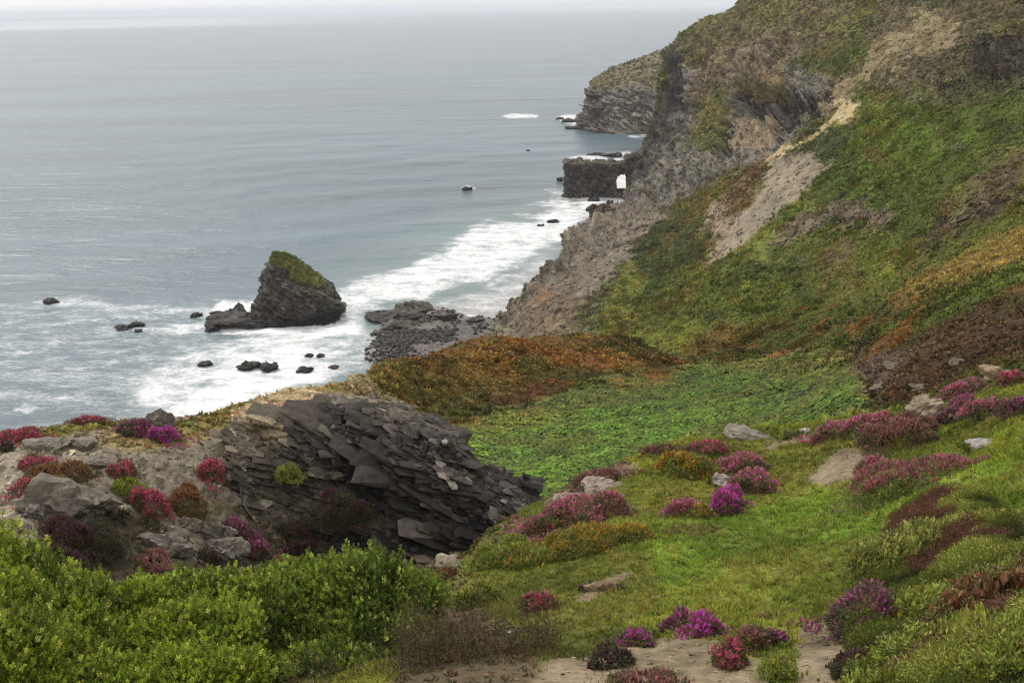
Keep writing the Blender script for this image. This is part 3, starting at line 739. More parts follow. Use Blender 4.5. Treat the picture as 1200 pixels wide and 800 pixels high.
# small plants within the turf and on the knoll
wt = area * inframe * (rF < 36) * np.where(tF > 0.4, 0.5 * sstep(0.0, 0.4, nB[fi]), 0.9 * vF)
p, n_, c_, rr_, _ = pick(wt, 15000)
sc_ = rng.uniform(0.03, 0.09, len(p)) * (0.6 + rr_ / 25)
tint = np.where((rng.random(len(p)) < 0.3)[:, None], np.array([[1.25, 0.8, 0.85]]), np.array([[0.9, 0.95, 0.9]]))
v, f, c = stamp([a[0] for a in lb], [a[1] for a in lb], p, n_ * 0.5 + UP, sc_, rng.uniform(0, 6.28, len(p)), jitter(c_ * tint, 0.35, 0.12), [a[2] for a in lb])
link('ground_cover', build_mesh('ground_cover', v, f, c, M_heath), 'small low weeds and moss tufts between turf and stones', 'plants', kind='stuff')


# mixed gorse and heath filling the right corner
cor = sstep(-8, 8, inpoly(spx[fi] + wx[fi], spy[fi] + wy[fi], [(985, 820), (990, 720), (1040, 665), (1050, 620), (1090, 585), (1160, 590), (1210, 640), (1320, 640), (1320, 900), (985, 900)])) * (rF < 26) * (TG.ravel()[fi] < 5)
p, n_, c_, rr_, ci = pick(area * cor, 30000)
kk = fbm(p * 1.3, 3, 64); k2 = fbm(p * 1.0 + 30, 3, 65)
cs_ = np.where((kk > 0.24)[:, None], alb((138, 152, 68)), np.where((kk > -0.10)[:, None], alb((88, 110, 42)), alb((58, 72, 32))))
cs_ = np.where((k2 > 0.25)[:, None], alb((118, 84, 66)), cs_)
LBF = [leafball(46, 0.24, 0.9, 260 + i, 0.28) for i in range(6)]
sc_ = rng.uniform(0.05, 0.12, len(p)) * (1 + 0.7 * kk)
v, f, c = stamp([a[0] for a in LBF], [a[1] for a in LBF], p + UP * (0.10 + 0.25 * np.clip(kk + 0.3, 0, 1) * rng.random(len(p)))[:, None], n_ * 0.3 + UP + rng.normal(size=(len(p), 3)) * 0.2, sc_, rng.uniform(0, 6.28, len(p)), jitter(cs_, 0.4, 0.1), [a[2] for a in LBF])
link('corner_scrub', build_mesh('corner_scrub', v, f, c, M_heath), 'tangle of pale tipped gorse and brown heath filling the right corner', 'scrub', kind='stuff')


# ------------------------------------------------------------------ rocks
_ico = {}
def ico(sub):
    if sub not in _ico:
        bm = bmesh.new(); bmesh.ops.create_icosphere(bm, subdivisions=sub, radius=1.0)
        _ico[sub] = (np.array([v.co[:] for v in bm.verts]), np.array([[v.index for v in f_.verts] for f_ in bm.faces]))
        bm.free()
    return _ico[sub]


def polyrock(seed, dims, sub=4, planes=13, rough=0.06, bedn=(0.4, 0.2, 0.9), layer=0.05, lf=4.0):
    """angular boulder: a ball cut by random planes, then broken up by bedding and noise (unit metres)"""
    g = np.random.default_rng(seed)
    d, f = ico(sub)
    n = g.normal(size=(planes, 3)); n /= np.linalg.norm(n, axis=1, keepdims=True)
    h = g.uniform(0.62, 0.95, planes)
    dots = d @ n.T
    r = np.min(np.where(dots > 0.05, h[None] / np.maximum(dots, 0.05), 9), axis=1)
    r = np.minimum(r, 1.25)
    p = d * r[:, None]
    p = p * np.asarray(dims)[None] * 0.5
    m = min(dims)
    o = g.uniform(0, 50, 3)
    b = np.asarray(bedn, float); b /= np.linalg.norm(b)
    k = layer * m * strata(p / m + o, b, lf, seed) + rough * m * fbm(p / m * 2.5 + o, 4, seed)
    return p + d * k[:, None], f


def hull_slab(seed, npts=16, thick=0.32):
    """angular split slab: convex hull of random points in a flat box, unit length, bedding normal +z"""
    g = np.random.default_rng(seed)
    pts = g.uniform(-1, 1, (npts, 3))
    m = np.max(np.abs(pts), axis=1, keepdims=True); pts = pts / m ** 0.8        # towards the faces of the box
    pts *= np.array([0.5, 0.5 * g.uniform(0.5, 0.9), 0.5 * thick * g.uniform(0.6, 1.4)])
    bm = bmesh.new()
    for q_ in pts: bm.verts.new(q_)
    r_ = bmesh.ops.convex_hull(bm, input=bm.verts)
    bmesh.ops.delete(bm, geom=[e for e in r_['geom_interior'] if isinstance(e, bmesh.types.BMVert)], context='VERTS')
    bm.verts.index_update()
    bmesh.ops.triangulate(bm, faces=bm.faces)
    v = np.array([q_.co[:] for q_ in bm.verts]); f = np.array([[q_.index for q_ in f_.verts] for f_ in bm.faces])
    bm.free()
    return v, f
SLAB = [hull_slab(800 + i, 18, 0.15) for i in range(16)]
CHUNK = [hull_slab(830 + i, 14, 0.75) for i in range(10)]


def slabs_on(pos, bedn, smin, smax, cols_, tmpl=None, yaw0=0.0, yawj=0.5, tilt=0.10, pw=2.0, elong=1.0):
    """slabs bedded alike, sunk into a rock surface"""
    n = len(pos)
    b = np.repeat(np.asarray(bedn, float)[None] / np.linalg.norm(bedn), n, 0) + rng.normal(size=(n, 3)) * tilt
    sc = smin + (smax - smin) * rng.random(n) ** pw
    t = tmpl or SLAB
    if elong != 1.0:
        sc = np.column_stack([sc * elong * rng.uniform(0.7, 1.3, n), sc, sc])
    return stamp([a[0] for a in t], [a[1] for a in t], pos, b, sc, yaw0 + rng.normal(size=n) * yawj, cols_)


def tri(f):
    return np.concatenate([f[:, :3], f[:, [0, 2, 3]]]) if f.shape[1] == 4 else f


def join(*parts_):
    V_, F_, C_, o = [], [], [], 0
    for v, f, c in parts_:
        V_.append(v); F_.append(tri(np.asarray(f)) + o); C_.append(c); o += len(v)
    return np.concatenate(V_), np.concatenate(F_), np.concatenate(C_)


def rock_col(p, cs, seed, sc=1.0, moss=None, mossw=None):
    a = fbm(p * sc, 4, seed, 0.65); b = fbm(p * sc * 4, 3, seed + 3, 0.7)
    c1, c2, c3 = [alb(c) for c in cs]
    k = sstep(-0.35, 0.35, a)[:, None]; j = sstep(0.05, 0.5, b)[:, None]
    c = (c1 * (1 - k) + c2 * k) * (1 - j) + c3 * j
    if mossw is not None:
        c = c * (1 - mossw[:, None]) + moss * mossw[:, None]
    return c


DARK = [(54, 49, 45), (72, 66, 60), (98, 90, 82)]
SEAR = [(44, 41, 40), (62, 57, 55), (86, 79, 74)]
PALE = [(128, 120, 108), (108, 101, 90), (150, 142, 130)]


stone_spots = []
def boulder(name, px, py, wpx, hpx, label, cat='rock', cs=PALE, seed=0, group=None, depth=0.8, at=None, mat=None, sub=4, yaw=None, tilt=0.0, sink=0.25, planes=13, layer=0.05):
    if at is None:
        g0, r, nn = ground_at(px, py)
    else:
        g0 = np.array(at, float)
    slant = np.linalg.norm(g0 - np.array([0, 0, EYE]))
    w = wpx * slant / F; h = hpx * slant / F
    if mat is M_searock:
        g_ = np.random.default_rng(seed); Ps, Fs_, o_ = [], [], 0
        for q_ in range(7):
            k_ = 1.0 if q_ == 0 else g_.uniform(0.25, 0.55)
            kh = 0.75 if q_ == 0 else g_.uniform(0.5, 1.25)
            pp, ff = polyrock(seed * 7 + q_, (w * k_, w * depth * (k_ + 0.1), h * 1.35 * kh), 4 if q_ == 0 else 3, planes, 0.14, layer=0.22, lf=5)
            rt = Matrix.Rotation(g_.uniform(-.5, .5), 3, 'Z') @ Matrix.Rotation(g_.uniform(-.25, .25), 3, 'Y')
            pp = pp @ np.array(rt).T
            if q_: pp = pp + np.array([g_.uniform(-.42, .42) * w, g_.uniform(-.35, .35) * w * depth, -0.12 * h])
            Ps.append(pp); Fs_.append(ff + o_); o_ += len(pp)
        p, f = np.concatenate(Ps) * np.array([0.95, 0.95, 0.82]), np.concatenate(Fs_)
    else:
        p, f = polyrock(seed, (w * 1.15, w * depth, h * 1.35), sub, planes, 0.15, layer=layer * 1.9, lf=5)
        stone_spots.append((g0, w, depth))
    y = random.uniform(-0.4, 0.4) if yaw is None else yaw
    az = math.atan2(-g0[0], g0[1])
    R = Matrix.Rotation(az + y, 3, 'Z') @ Matrix.Rotation(tilt, 3, 'Y')
    p = p @ np.array(R).T
    c = rock_col(p + seed, cs, seed, 1.2 / max(w, 0.1)) * (1 + 0.45 * fbm(p * 9 / max(w, 0.1), 3, seed + 8, 0.8))[:, None]
    me = build_mesh(name, p, f, c, mat or M_stone, smooth=False)
    return link(name, me, label, cat, group, loc=(g0[0], g0[1], g0[2] + h * (0.5 - sink)))


def loft(rows, nseg_r, nseg_c):
    """surface through rows of 3D control points -> dense grid"""
    A = np.array(rows, float)
    u = np.arange(A.shape[1]); uq = np.linspace(0, A.shape[1] - 1, nseg_c)
    B = pchip(u, A.transpose(1, 0, 2), uq).transpose(1, 0, 2)
    t = np.arange(A.shape[0]); t_q = np.linspace(0, A.shape[0] - 1, nseg_r)
    return pchip(t, B, t_q)


# dark outcrop at the seaward edge of the knoll
crest = [(268, 512, 29.8), (288, 490, 30.4), (330, 482, 31), (372, 476, 31.3), (385, 466, 31.3), (420, 468, 31.2), (464, 474, 30.8), (480, 482, 30.6), (505, 488, 30.3), (529, 515, 29.8), (546, 545, 29.2), (588, 556, 29), (628, 575, 28.7)]
c2 = [(268, 520, 28.9), (285, 506, 29.3), (335, 500, 29.7), (365.6, 492.2, 30.0), (382, 488, 30.1), (424, 486, 30), (464.0, 495.6, 29.6), (474, 498, 29.5), (510, 512, 29.1), (534, 534, 28.8), (549, 556, 28.6), (590, 567, 28.5), (630, 580, 28.4)]
c3 = [(272, 540, 28.3), (292, 535, 28.5), (340, 530, 28.7), (371.2, 523.5, 29.0), (388, 520, 29.1), (430, 520, 28.9), (468.4, 526.4, 28.6), (478, 528, 28.5), (514, 540, 28.3), (540, 556, 28.2), (556, 568, 28.2), (592, 577, 28.2), (630, 584, 28.2)]
c4 = [(278, 565, 27.9), (300, 567, 28), (346, 570, 28.1), (377.2, 564.8, 28.2), (394, 562, 28.3), (436, 560, 28.1), (472.8, 564.0, 27.9), (482, 565, 27.9), (520, 572, 27.8), (548, 580, 27.8), (565, 586, 27.8), (594, 588, 27.9), (626, 589, 28)]
c5 = [(286, 590, 27.3), (308, 602, 27.4), (352, 612, 27.4), (383.2, 612.0, 27.4), (400, 612, 27.4), (440, 612, 27.2), (476.8, 613.6, 27.1), (486, 614, 27.1), (524, 612, 27.2), (552, 608, 27.3), (572, 603, 27.5), (598, 598, 27.6), (622, 594, 27.8)]
c6 = [(296, 610, 26.9), (320, 632, 26.7), (362, 645, 26.5), (391.9, 649.5, 26.4), (408, 652, 26.3), (446, 660, 26.1), (481.2, 661.6, 26.1), (490, 662, 26.1), (526, 650, 26.4), (556, 632, 26.7), (578, 618, 27), (600, 606, 27.3), (618, 598, 27.6)]
c7 = [(a, b + 45, r - 0.2) for a, b, r in c6]
crest = [(a, b + 7, r) for a, b, r in crest]
rows = [[P(np.array(float(a)), np.array(float(b)), r) for a, b, r in rw] for rw in (crest, c2, c3, c4, c5, c6, c7)]
back = []
for k_, dd in ((4.0, -4.5), (1.4, -0.45)):
    back.append([p_ + np.array([0, k_, dd]) for p_ in rows[0]])
og = loft([back[0], back[1]] + rows, 300, 520)
on = grid_normals(og).reshape(-1, 3); ow = og.reshape(-1, 3)
on *= np.sign(on[:, 2:3] * 0.5 - on[:, 1:2] + 1e-6)
bd = np.array([0.42, -0.25, 0.87]); bd /= np.linalg.norm(bd)
sA, eA = blocks(ow, bd, 0.9, 0.35, 71, 0.5, 0.4); sB, eB = blocks(ow, bd, 2.6, 0.8, 72, 0.4, 0.7); sC, eC = blocks(ow, bd, 7.0, 2.0, 73, 0.5, 1.2)
bo = np.array([0.44, -0.30, 0.82])
sL, eL = blocks(ow, bo, 3.2, 0.28, 172, 0.25, 0.5)
o_disp = 0.45 * fbm(ow * 0.35, 3, 74) + 0.26 * sL + 0.12 * sB + 0.07 * sC + 0.10 * fbm(ow * 1.5, 4, 70)
vv = np.linspace(0, 1, 300)[:, None] * np.ones((1, 520)); uu = np.ones((300, 1)) * np.linspace(0, 1, 520)[None]
fade = (sstep(0, 0.05, uu) * (1 - sstep(0.97, 1.0, uu))).ravel()
ov = ow + on * (o_disp * (0.25 + 0.75 * fade))[:, None]
oc = rock_col(ov, [(46, 42, 39), (62, 57, 51), (98, 90, 80)], 76, 0.7)
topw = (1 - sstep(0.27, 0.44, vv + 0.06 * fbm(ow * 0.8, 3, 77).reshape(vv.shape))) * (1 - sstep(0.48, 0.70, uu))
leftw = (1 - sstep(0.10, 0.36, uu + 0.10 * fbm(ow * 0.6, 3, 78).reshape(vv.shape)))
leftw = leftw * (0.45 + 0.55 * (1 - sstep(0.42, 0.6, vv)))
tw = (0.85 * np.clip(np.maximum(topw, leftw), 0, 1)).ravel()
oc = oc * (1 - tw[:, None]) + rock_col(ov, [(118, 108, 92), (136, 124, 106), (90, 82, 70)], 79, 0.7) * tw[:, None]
oc = np.clip(oc * (1 + 0.35 * sB + 0.35 * sC + 0.7 * fbm(ov * 5, 3, 69, 0.8))[:, None], 0.01, 0.7)
lich = sstep(0.42, 0.6, fbm(ov * 1.6, 4, 80, 0.7)) * 0.5
oc = oc * (1 - lich[:, None]) + alb((140, 132, 120)) * lich[:, None]
ou = (uu.ravel() > 0.03) & (uu.ravel() < 0.998) & (vv.ravel() > 0.17)
oi = rng.choice(np.nonzero(ou & (vv.ravel() > 0.22) & (uu.ravel() < 0.80) & (uu.ravel() > 0.10))[0], 130); oi2 = rng.choice(np.nonzero(ou)[0], 3000); oi3 = rng.choice(np.nonzero(ou)[0], 9000)
bo = np.array([0.44, -0.30, 0.82])
S_a = slabs_on(ov[oi] - on[oi] * 0.26, bo, 0.6, 1.5, jitter(oc[oi], 0.25, 0.03), None, 0.0, 0.16, 0.04, 1.6, 2.3)
ocp = oc[oi2] * np.where(rng.random(len(oi2)) < 0.13, 2.3, 1.0)[:, None]
S_b = slabs_on(ov[oi2] - on[oi2] * 0.06, bo, 0.14, 0.55, jitter(ocp, 0.40, 0.04), None, 0.0, 0.22, 0.07, 2.0, 2.4)
S_c = slabs_on(ov[oi3] - on[oi3] * 0.005, bo, 0.05, 0.22, jitter(oc[oi3], 0.55, 0.05), None, 0.0, 0.5, 0.16, 2.0, 1.6)
S_b = join(S_b, S_c)
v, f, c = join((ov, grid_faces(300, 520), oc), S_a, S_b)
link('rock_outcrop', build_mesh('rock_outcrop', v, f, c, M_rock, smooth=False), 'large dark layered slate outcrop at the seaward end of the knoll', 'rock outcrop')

# sea stack with its grassy top
st_rows = [(388, 284, 407), (380, 287, 405), (370, 291, 404), (360, 294.5, 404), (350, 298, 402.5), (340, 301.5, 398), (330, 306, 388), (320, 310.5, 375), (310, 312.5, 362), (303, 314.5, 352), (298, 317, 342), (295.5, 319, 335)]
Rst = float(np.hypot(*Psea(np.array(345.), np.array(383.))[:2]))
ring = []
n_ang = 220
ang = np.linspace(0, 2 * math.pi, n_ang, endpoint=False)
for k_, (y_, xl, xr) in enumerate(st_rows):
    t_ = k_ / (len(st_rows) - 1)
    rc = Rst + 11 + 1.5 * t_
    a_ = P(np.array(float(xl)), np.array(float(y_)), rc - 1); b_ = P(np.array(float(xr)), np.array(float(y_)), rc)
    c_m = (a_ + b_) / 2; hw = np.linalg.norm((b_ - a_)[:2]) / 2
    ex = (b_ - a_) / np.linalg.norm(b_ - a_); ey = np.array([-ex[1], ex[0], 0])
    dp = 11.0 * (1 - t_ ** 1.3) + 0.8
    ca, sa = np.cos(ang), np.sin(ang)
    e = 0.75
    x_ = np.sign(ca) * np.abs(ca) ** e; y2 = np.sign(sa) * np.abs(sa) ** e
    ring.append(c_m + ex * (x_ * hw)[:, None] + ey * (y2 * dp)[:, None])
rg = np.array(ring)
tk = np.linspace(0, len(st_rows) - 1, 150)
sg = pchip(np.arange(len(st_rows)), rg, tk)
ctr = sg.mean(1, keepdims=True)
sd_ = sg - ctr; sd_[..., 2] = 0.2; sd_ /= np.linalg.norm(sd_, axis=2, keepdims=True)
sw = sg.reshape(-1, 3); sn = sd_.reshape(-1, 3)
bs = np.array([0.5, 0.2, 0.85]); bs /= np.linalg.norm(bs)
tt = (np.arange(150) / 149.0)[:, None].repeat(n_ang, 1).ravel()
sS, _e = blocks(sw, bs, 0.8, 0.3, 82, 0.5, 0.2); sR = ridged(sw * np.array([0.3, 0.3, 0.16]), 5, 83)
dsp = (2.8 * blocks(sw, bs, 0.22, 0.12, 81, 0.5, 0.08)[0] + 1.3 * sS + 2.2 * sR + 0.8 * fbm(sw * 0.9, 4, 84, 0.65)) * (1 - 0.7 * tt)
sv = sw + sn * (0.75 * dsp - 1.0 * (1 - tt) - 0.5)[:, None]
top = sv.reshape(150, n_ang, 3)[-1].mean(0)
svs = np.concatenate([sv, top[None] + [[0, 0, 0.4]]])
ii = np.arange(149)[:, None] * n_ang; jj = np.arange(n_ang)[None]; j2 = (jj + 1) % n_ang
sf = np.stack([ii + jj, ii + j2, ii + n_ang + j2, ii + n_ang + jj], 2).reshape(-1, 4)
capf = np.stack([149 * n_ang + np.arange(n_ang), 149 * n_ang + (np.arange(n_ang) + 1) % n_ang, np.full(n_ang, len(sv)), np.full(n_ang, len(sv))], 1)
cpx, cpy, _ = project(svs)
GR = [(312, 290), (335, 290), (360, 306), (382, 326), (376, 333), (352, 332), (343, 326), (336, 316), (326, 313), (317, 308)]
nw = fbm(svs * 0.35, 4, 85, 0.6)
gw = sstep(-3, 4, inpoly(cpx, cpy, GR) + 7 * nw)
gw2 = 0.5 * sstep(-2, 6, inpoly(cpx, cpy, [(330, 310), (376, 326), (402, 350), (398, 362), (370, 350), (350, 350)]) + 10 * nw)
scol = rock_col(svs, [(58, 54, 50), (80, 74, 68), (116, 108, 100)], 86, 0.22)
scol = scol * (1 + 0.8 * fbm(svs * 0.7, 4, 88, 0.8) + 0.3 * np.append(sS, 0))[:, None]
scol = np.clip(scol * (1 - gw2[:, None]) + alb((78, 80, 50)) * gw2[:, None], 0.01, 0.7)
gcol = np.stack([np.interp(nw, [-.5, .5], [a, b]) for a, b in zip(alb((84, 96, 36)), alb((112, 118, 46)))], 1)
scol = scol * (1 - gw[:, None]) + gcol * gw[:, None]
wet = 1 - sstep(1.0, 3.5, svs[:, 2] + nw * 1.5)
scol = scol * (1 - wet[:, None]) + alb((44, 40, 38)) * wet[:, None]
si = rng.choice(np.nonzero((gw[:len(sv)] < 0.4) & (tt < 0.93))[0], 2600)
S_a = slabs_on(svs[si] - sn[si] * 0.3, [0.45, -0.25, 0.8], 0.6, 3.2, jitter(scol[si], 0.5, 0.04), None, 0.0, 0.4, 0.14, 2.2)
v, f, c = join((svs, sf, scol), (svs, capf[:, :3], scol), S_a)
stack = link('sea_stack', build_mesh('sea_stack', v, f, c, M_searock, smooth=False), 'tall pointed dark sea stack with a sloping grassy top, standing in the surf', 'sea stack')
gi = np.nonzero(gw > 0.55)[0]
sel = rng.choice(gi, 1500)
v, f, c = stamp([a[0] for a in lb], [a[1] for a in lb], svs[sel] + rng.normal(size=(1500, 3)) * 0.15, np.repeat(UP[None], 1500, 0), rng.uniform(0.18, 0.42, 1500), rng.uniform(0, 6.28, 1500), jitter(gcol[sel] * 1.1, 0.3, 0.1), [a[2] for a in lb])
link('grass', build_mesh('grass', v, f, c, M_heath), parent=stack)['kind'] = 'stuff'


# rock arch: blocks fused by a voxel remesh, then weathered
def fused(name, blocks, voxel):
    bm = bmesh.new()
    for pts in blocks:                      # eight corners each: bottom four then top four
        vs = [bm.verts.new(p_) for p_ in pts]
        for a in ((3, 2, 1, 0), (4, 5, 6, 7), (0, 1, 5, 4), (1, 2, 6, 5), (2, 3, 7, 6), (3, 0, 4, 7)):
            bm.faces.new([vs[i] for i in a])
    bmesh.ops.recalc_face_normals(bm, faces=bm.faces)
    me = bpy.data.meshes.new(name + '_raw'); bm.to_mesh(me); bm.free()
    o = bpy.data.objects.new(name + '_raw', me); COL.objects.link(o)
    md = o.modifiers.new('r', 'REMESH'); md.mode = 'VOXEL'; md.voxel_size = voxel
    dg = bpy.context.evaluated_depsgraph_get(); ev = o.evaluated_get(dg); em = ev.to_mesh()
    n = len(em.vertices); co = np.zeros(n * 3); em.vertices.foreach_get('co', co)
    no = np.zeros(n * 3); em.vertices.foreach_get('normal', no)
    fs = np.array([list(p_.vertices) for p_ in em.polygons])
    ev.to_mesh_clear(); bpy.data.objects.remove(o); bpy.data.meshes.remove(me)
    return co.reshape(-1, 3), no.reshape(-1, 3), fs


Ra = float(np.hypot(*Psea(np.array(700.), np.array(231.))[:2]))
def ablock(x0b, x1b, x0t, x1t, yb, yt, yt2=None, near=0.0, deep=13.0):
    yt2 = yt if yt2 is None else yt2
    c = [P(np.array(float(a)), np.array(float(b)), Ra + near) for a, b in ((x0b, yb), (x1b, yb), (x1t, yt2), (x0t, yt))]
    bk = [p_ + np.array([1.5, deep, 0.0]) for p_ in c]
    return [c[0], c[1], bk[1], bk[0], c[3], c[2], bk[2], bk[3]]
arch_blocks = [ablock(659, 722, 661, 722, 241, 192, 192), ablock(720, 738, 720, 742, 206, 192, 190), ablock(720, 736, 720, 736, 242, 226), ablock(734, 752, 734, 756, 242, 186, 176),
          ablock(655, 690, 658, 685, 242, 233, 232, -1.5, 8)]
av, an, af = fused("arch", arch_blocks, 0.32)
hole = 1 - sstep(5, 14, np.hypot(project(av)[0] - 728, project(av)[1] - 216))
ad = 1.5 * blocks(av, [0.3, 0.1, 0.95], 0.4, 0.22, 91, 0.4, 0.15)[0] + 0.5 * blocks(av, [0.3, 0.1, 0.95], 1.1, 0.6, 96, 0.4, 0.3)[0] + 0.7 * fbm(av * 0.3, 4, 92) + 0.7 * ridged(av * 0.25, 3, 93) - 0.2
av = av + an * (ad * (1 - 0.7 * hole))[:, None]
apx, apy, _ = project(av)
acol = rock_col(av, [(66, 61, 56), (86, 79, 72), (116, 106, 96)], 94, 0.15)
acol = np.clip(acol * (1 + 0.8 * fbm(av * 0.5, 4, 95, 0.8))[:, None], 0.01, 0.7)
tpw = (1 - sstep(193, 197, apy)) * 0.6
acol = acol * (1 - tpw[:, None]) + alb((104, 92, 72)) * tpw[:, None]
ai = rng.choice(np.nonzero((hole < 0.15) & (av[:, 2] > -1))[0], 320)
v, f, c = join((av, af, acol), slabs_on(av[ai] - an[ai] * 0.35, [0.25, -0.1, 0.95], 0.7, 3.0, jitter(acol[ai], 0.4, 0.04), None, 0.0, 0.5, 0.08, 2.0))
link('rock_arch', build_mesh('rock_arch', v, f, c, M_searock, smooth=False), 'dark flat topped rock arch with a keyhole opening jutting from the cliff foot', 'rock arch')

# far headland
hc = {}
def srange(px, py):
    p_ = Psea(np.array(float(px)), np.array(float(py))); return float(np.hypot(p_[0], p_[1]))
hx = [676, 684, 690, 698, 712, 735, 760, 790, 830, 900]
hb = [150, 152, 153, 155, 156, 157.5, 158, 158, 158, 158]
hm = [150, 140, 131, 129, 130, 131, 131, 131, 131, 131]
hs = [150, 135, 118, 106, 103, 100, 96, 92, 88, 84]
ht = [150, 132, 108, 93, 84, 75, 65, 55, 45, 30]
rows = []
for j, off in ((0, 0), (1, 0), (2, 12), (3, 32), (4, 62)):
    rw = []
    for x, b, m_, s_, t_ in zip(hx, hb, hm, hs, ht):
        rb = srange(x, b)
        y_ = (b, b, m_, s_, t_)[j]
        lift = 1.0 if x > 690 else 0.25
        q_ = P(np.array(float(x)), np.array(float(y_)), rb + off * lift)
        if j == 0:
            q_ = q_ + np.array([0, -3, -4 - q_[2]])
        rw.append(q_)
    rows.append(rw)
tail = [q_ + np.array([10, 60, -12]) for q_ in rows[-1]]
tail2 = [np.array([q_[0] + 30, q_[1] + 260, -5]) for q_ in rows[-1]]
hg = loft(rows + [tail, tail2], 260, 300)
hn = grid_normals(hg).reshape(-1, 3); hn *= np.sign(hn[:, 2:3] * 0.7 - hn[:, 1:2] + 1e-6)
hw_ = hg.reshape(-1, 3)
hh = sstep(1, 8, hw_[:, 2])
hd = 3.0 * blocks(hw_, [0.4, 0.2, 0.9], 0.14, 0.06, 109, 0.4, 0.04)[0] + 1.4 * blocks(hw_, [0.4, 0.2, 0.9], 0.4, 0.16, 110, 0.4, 0.1)[0] + 1.5 * strata(hw_, [0.4, 0.2, 0.9], 0.12, 101, 1.0, 0.04) + 2.5 * ridged(hw_ * 0.05, 4, 102) + 1.2 * fbm(hw_ * 0.2, 3, 103)
low = 1 - sstep(22, 30, hw_[:, 2] + 5 * fbm(hw_ * 0.06, 3, 104))
hv = hw_ + hn * ((hd * (0.35 + 0.65 * low)) * hh)[:, None]
hcol = rock_col(hw_, [(116, 104, 76), (130, 116, 88), (104, 100, 68)], 105, 0.05)
hcol = hcol * (1 - low[:, None]) + rock_col(hw_, [(106, 98, 88), (128, 119, 107), (84, 77, 70)], 106, 0.07) * low[:, None]
hcol = np.clip(hcol * (1 + 0.5 * fbm(hw_ * 0.3, 4, 107, 0.8) + 0.3 * fbm(hw_ * 0.06, 3, 108))[:, None], 0.01, 0.7)
hi = rng.choice(np.nonzero((low > 0.4) & (hv[:, 2] > 0.5))[0], 1000)
hi2 = rng.choice(np.nonzero((low < 0.3) & (hv[:, 2] > 5))[0], 2500)
v, f, c = join((hv, grid_faces(260, 300), hcol), slabs_on(hv[hi] - hn[hi] * 0.4, [0.35, -0.2, 0.9], 1.0, 9.0, jitter(hcol[hi], 0.4, 0.04), None, 0.0, 0.5, 0.1, 2.2),
               slabs_on(hv[hi2] - UP * 0.3, [0.1, -0.3, 0.95], 0.8, 4.0, jitter(hcol[hi2] * np.array([[0.85, 0.95, 0.7]]), 0.4, 0.08), CHUNK, 0.0, 3.0, 0.3, 2.0))
link('headland', build_mesh('headland', v, f, c, M_searock, smooth=False), 'distant brown headland of sloping heath above a low cliff', 'headland', kind='structure')

# ------------------------------------------------------------------ sea
ys = np.concatenate([np.arange(640, 60, -1.6), np.arange(60, 26, -0.8), np.arange(26, -20, -0.35)])
xs = np.arange(-320, 1000, 3.0)
dep = []
# rows follow constant depression at the image centre column; range from the plain formula
d0 = ray(np.full(len(ys), 600.0), ys)
tan_ = -d0[:, 2] / np.hypot(d0[:, 0], d0[:, 1])
tan_ = tan_[tan_ > 80 / 40000.0]
rr = np.concatenate([80 / tan_, [42000.0]])
d1 = ray(xs, np.full(len(xs), 200.0)); az = np.arctan2(d1[:, 0], d1[:, 1])
SG = np.stack([np.sin(az)[None] * rr[:, None], np.cos(az)[None] * rr[:, None], np.zeros((len(rr), len(az)))], 2)
sr, sc2 = SG.shape[:2]
S = SG.reshape(-1, 3)
qx_, qy_, _ = project(S); rS = np.hypot(S[:, 0], S[:, 1])
nf1 = fbm(S * 0.02, 4, 111); nf2 = fbm(S * 0.08, 4, 112)
wob = 12 * nf1 + 16 * nf2
foam = np.zeros(len(S))
def fz(poly, val, soft=8, wb=1.0):
    s = inpoly(qx_ + wob * wb, qy_ + 0.5 * wob * wb, poly)
    np.maximum(foam, val * sstep(-soft, soft, s), out=foam)
fz([(160, 500), (180, 480), (230, 440), (250, 420), (330, 395), (300, 388), (390, 386), (410, 390), (370, 420), (440, 430), (380, 450), (330, 470), (250, 505)], 0.95, 20)
fz([(395, 372), (385, 340), (440, 322), (500, 296), (560, 268), (640, 240), (652, 226), (690, 226), (740, 222), (740, 250), (690, 262), (650, 300), (600, 326), (540, 340), (480, 356), (420, 372)], 0.90, 13)
fz([(480, 370), (540, 345), (620, 318), (660, 300), (640, 330), (600, 365), (540, 385)], 0.62, 8)
fz([(380, 420), (430, 390), (520, 375), (560, 385), (520, 420), (440, 440)], 0.55, 10)
fz([(90, 420), (180, 395), (260, 400), (240, 440), (150, 470)], 0.52, 14)
fz([(30, 350), (60, 345), (130, 350), (220, 358), (300, 360), (300, 378), (200, 372), (110, 364), (40, 360)], 0.68, 7, 0.5)
fz([(130, 385), (200, 372), (290, 372), (330, 385), (280, 396), (180, 395)], 0.72, 8, 0.6)
fz([(0, 385), (80, 388), (130, 398), (60, 410), (-60, 408)], 0.5, 9)
fz([(585, 136), (600, 132), (632, 134), (630, 139), (596, 140)], 0.9, 2, 0.15)
fz([(648, 137), (664, 133), (690, 132), (690, 152), (662, 146)], 0.9, 3, 0.15)
fz([(655, 186), (690, 178), (740, 176), (745, 196), (700, 196)], 0.8, 4, 0.2)
fz([(708, 198), (748, 198), (748, 234), (708, 234)], 0.98, 4, 0.1)
fz([(735, 158), (770, 158), (770, 164), (735, 163)], 0.7, 2, 0.1)
fz([(540, 221), (548, 217), (562, 221), (550, 224)], 0.85, 2, 0.1)
fz([(10, 478), (30, 470), (48, 474), (30, 484)], 0.8, 4, 0.3)
fz([(435, 138), (520, 137), (520, 141), (440, 142)], 0.45, 3, 0.3)
fz([(250, 362), (290, 352), (292, 384), (410, 378), (415, 392), (330, 395), (260, 388)], 0.88, 6, 0.5)
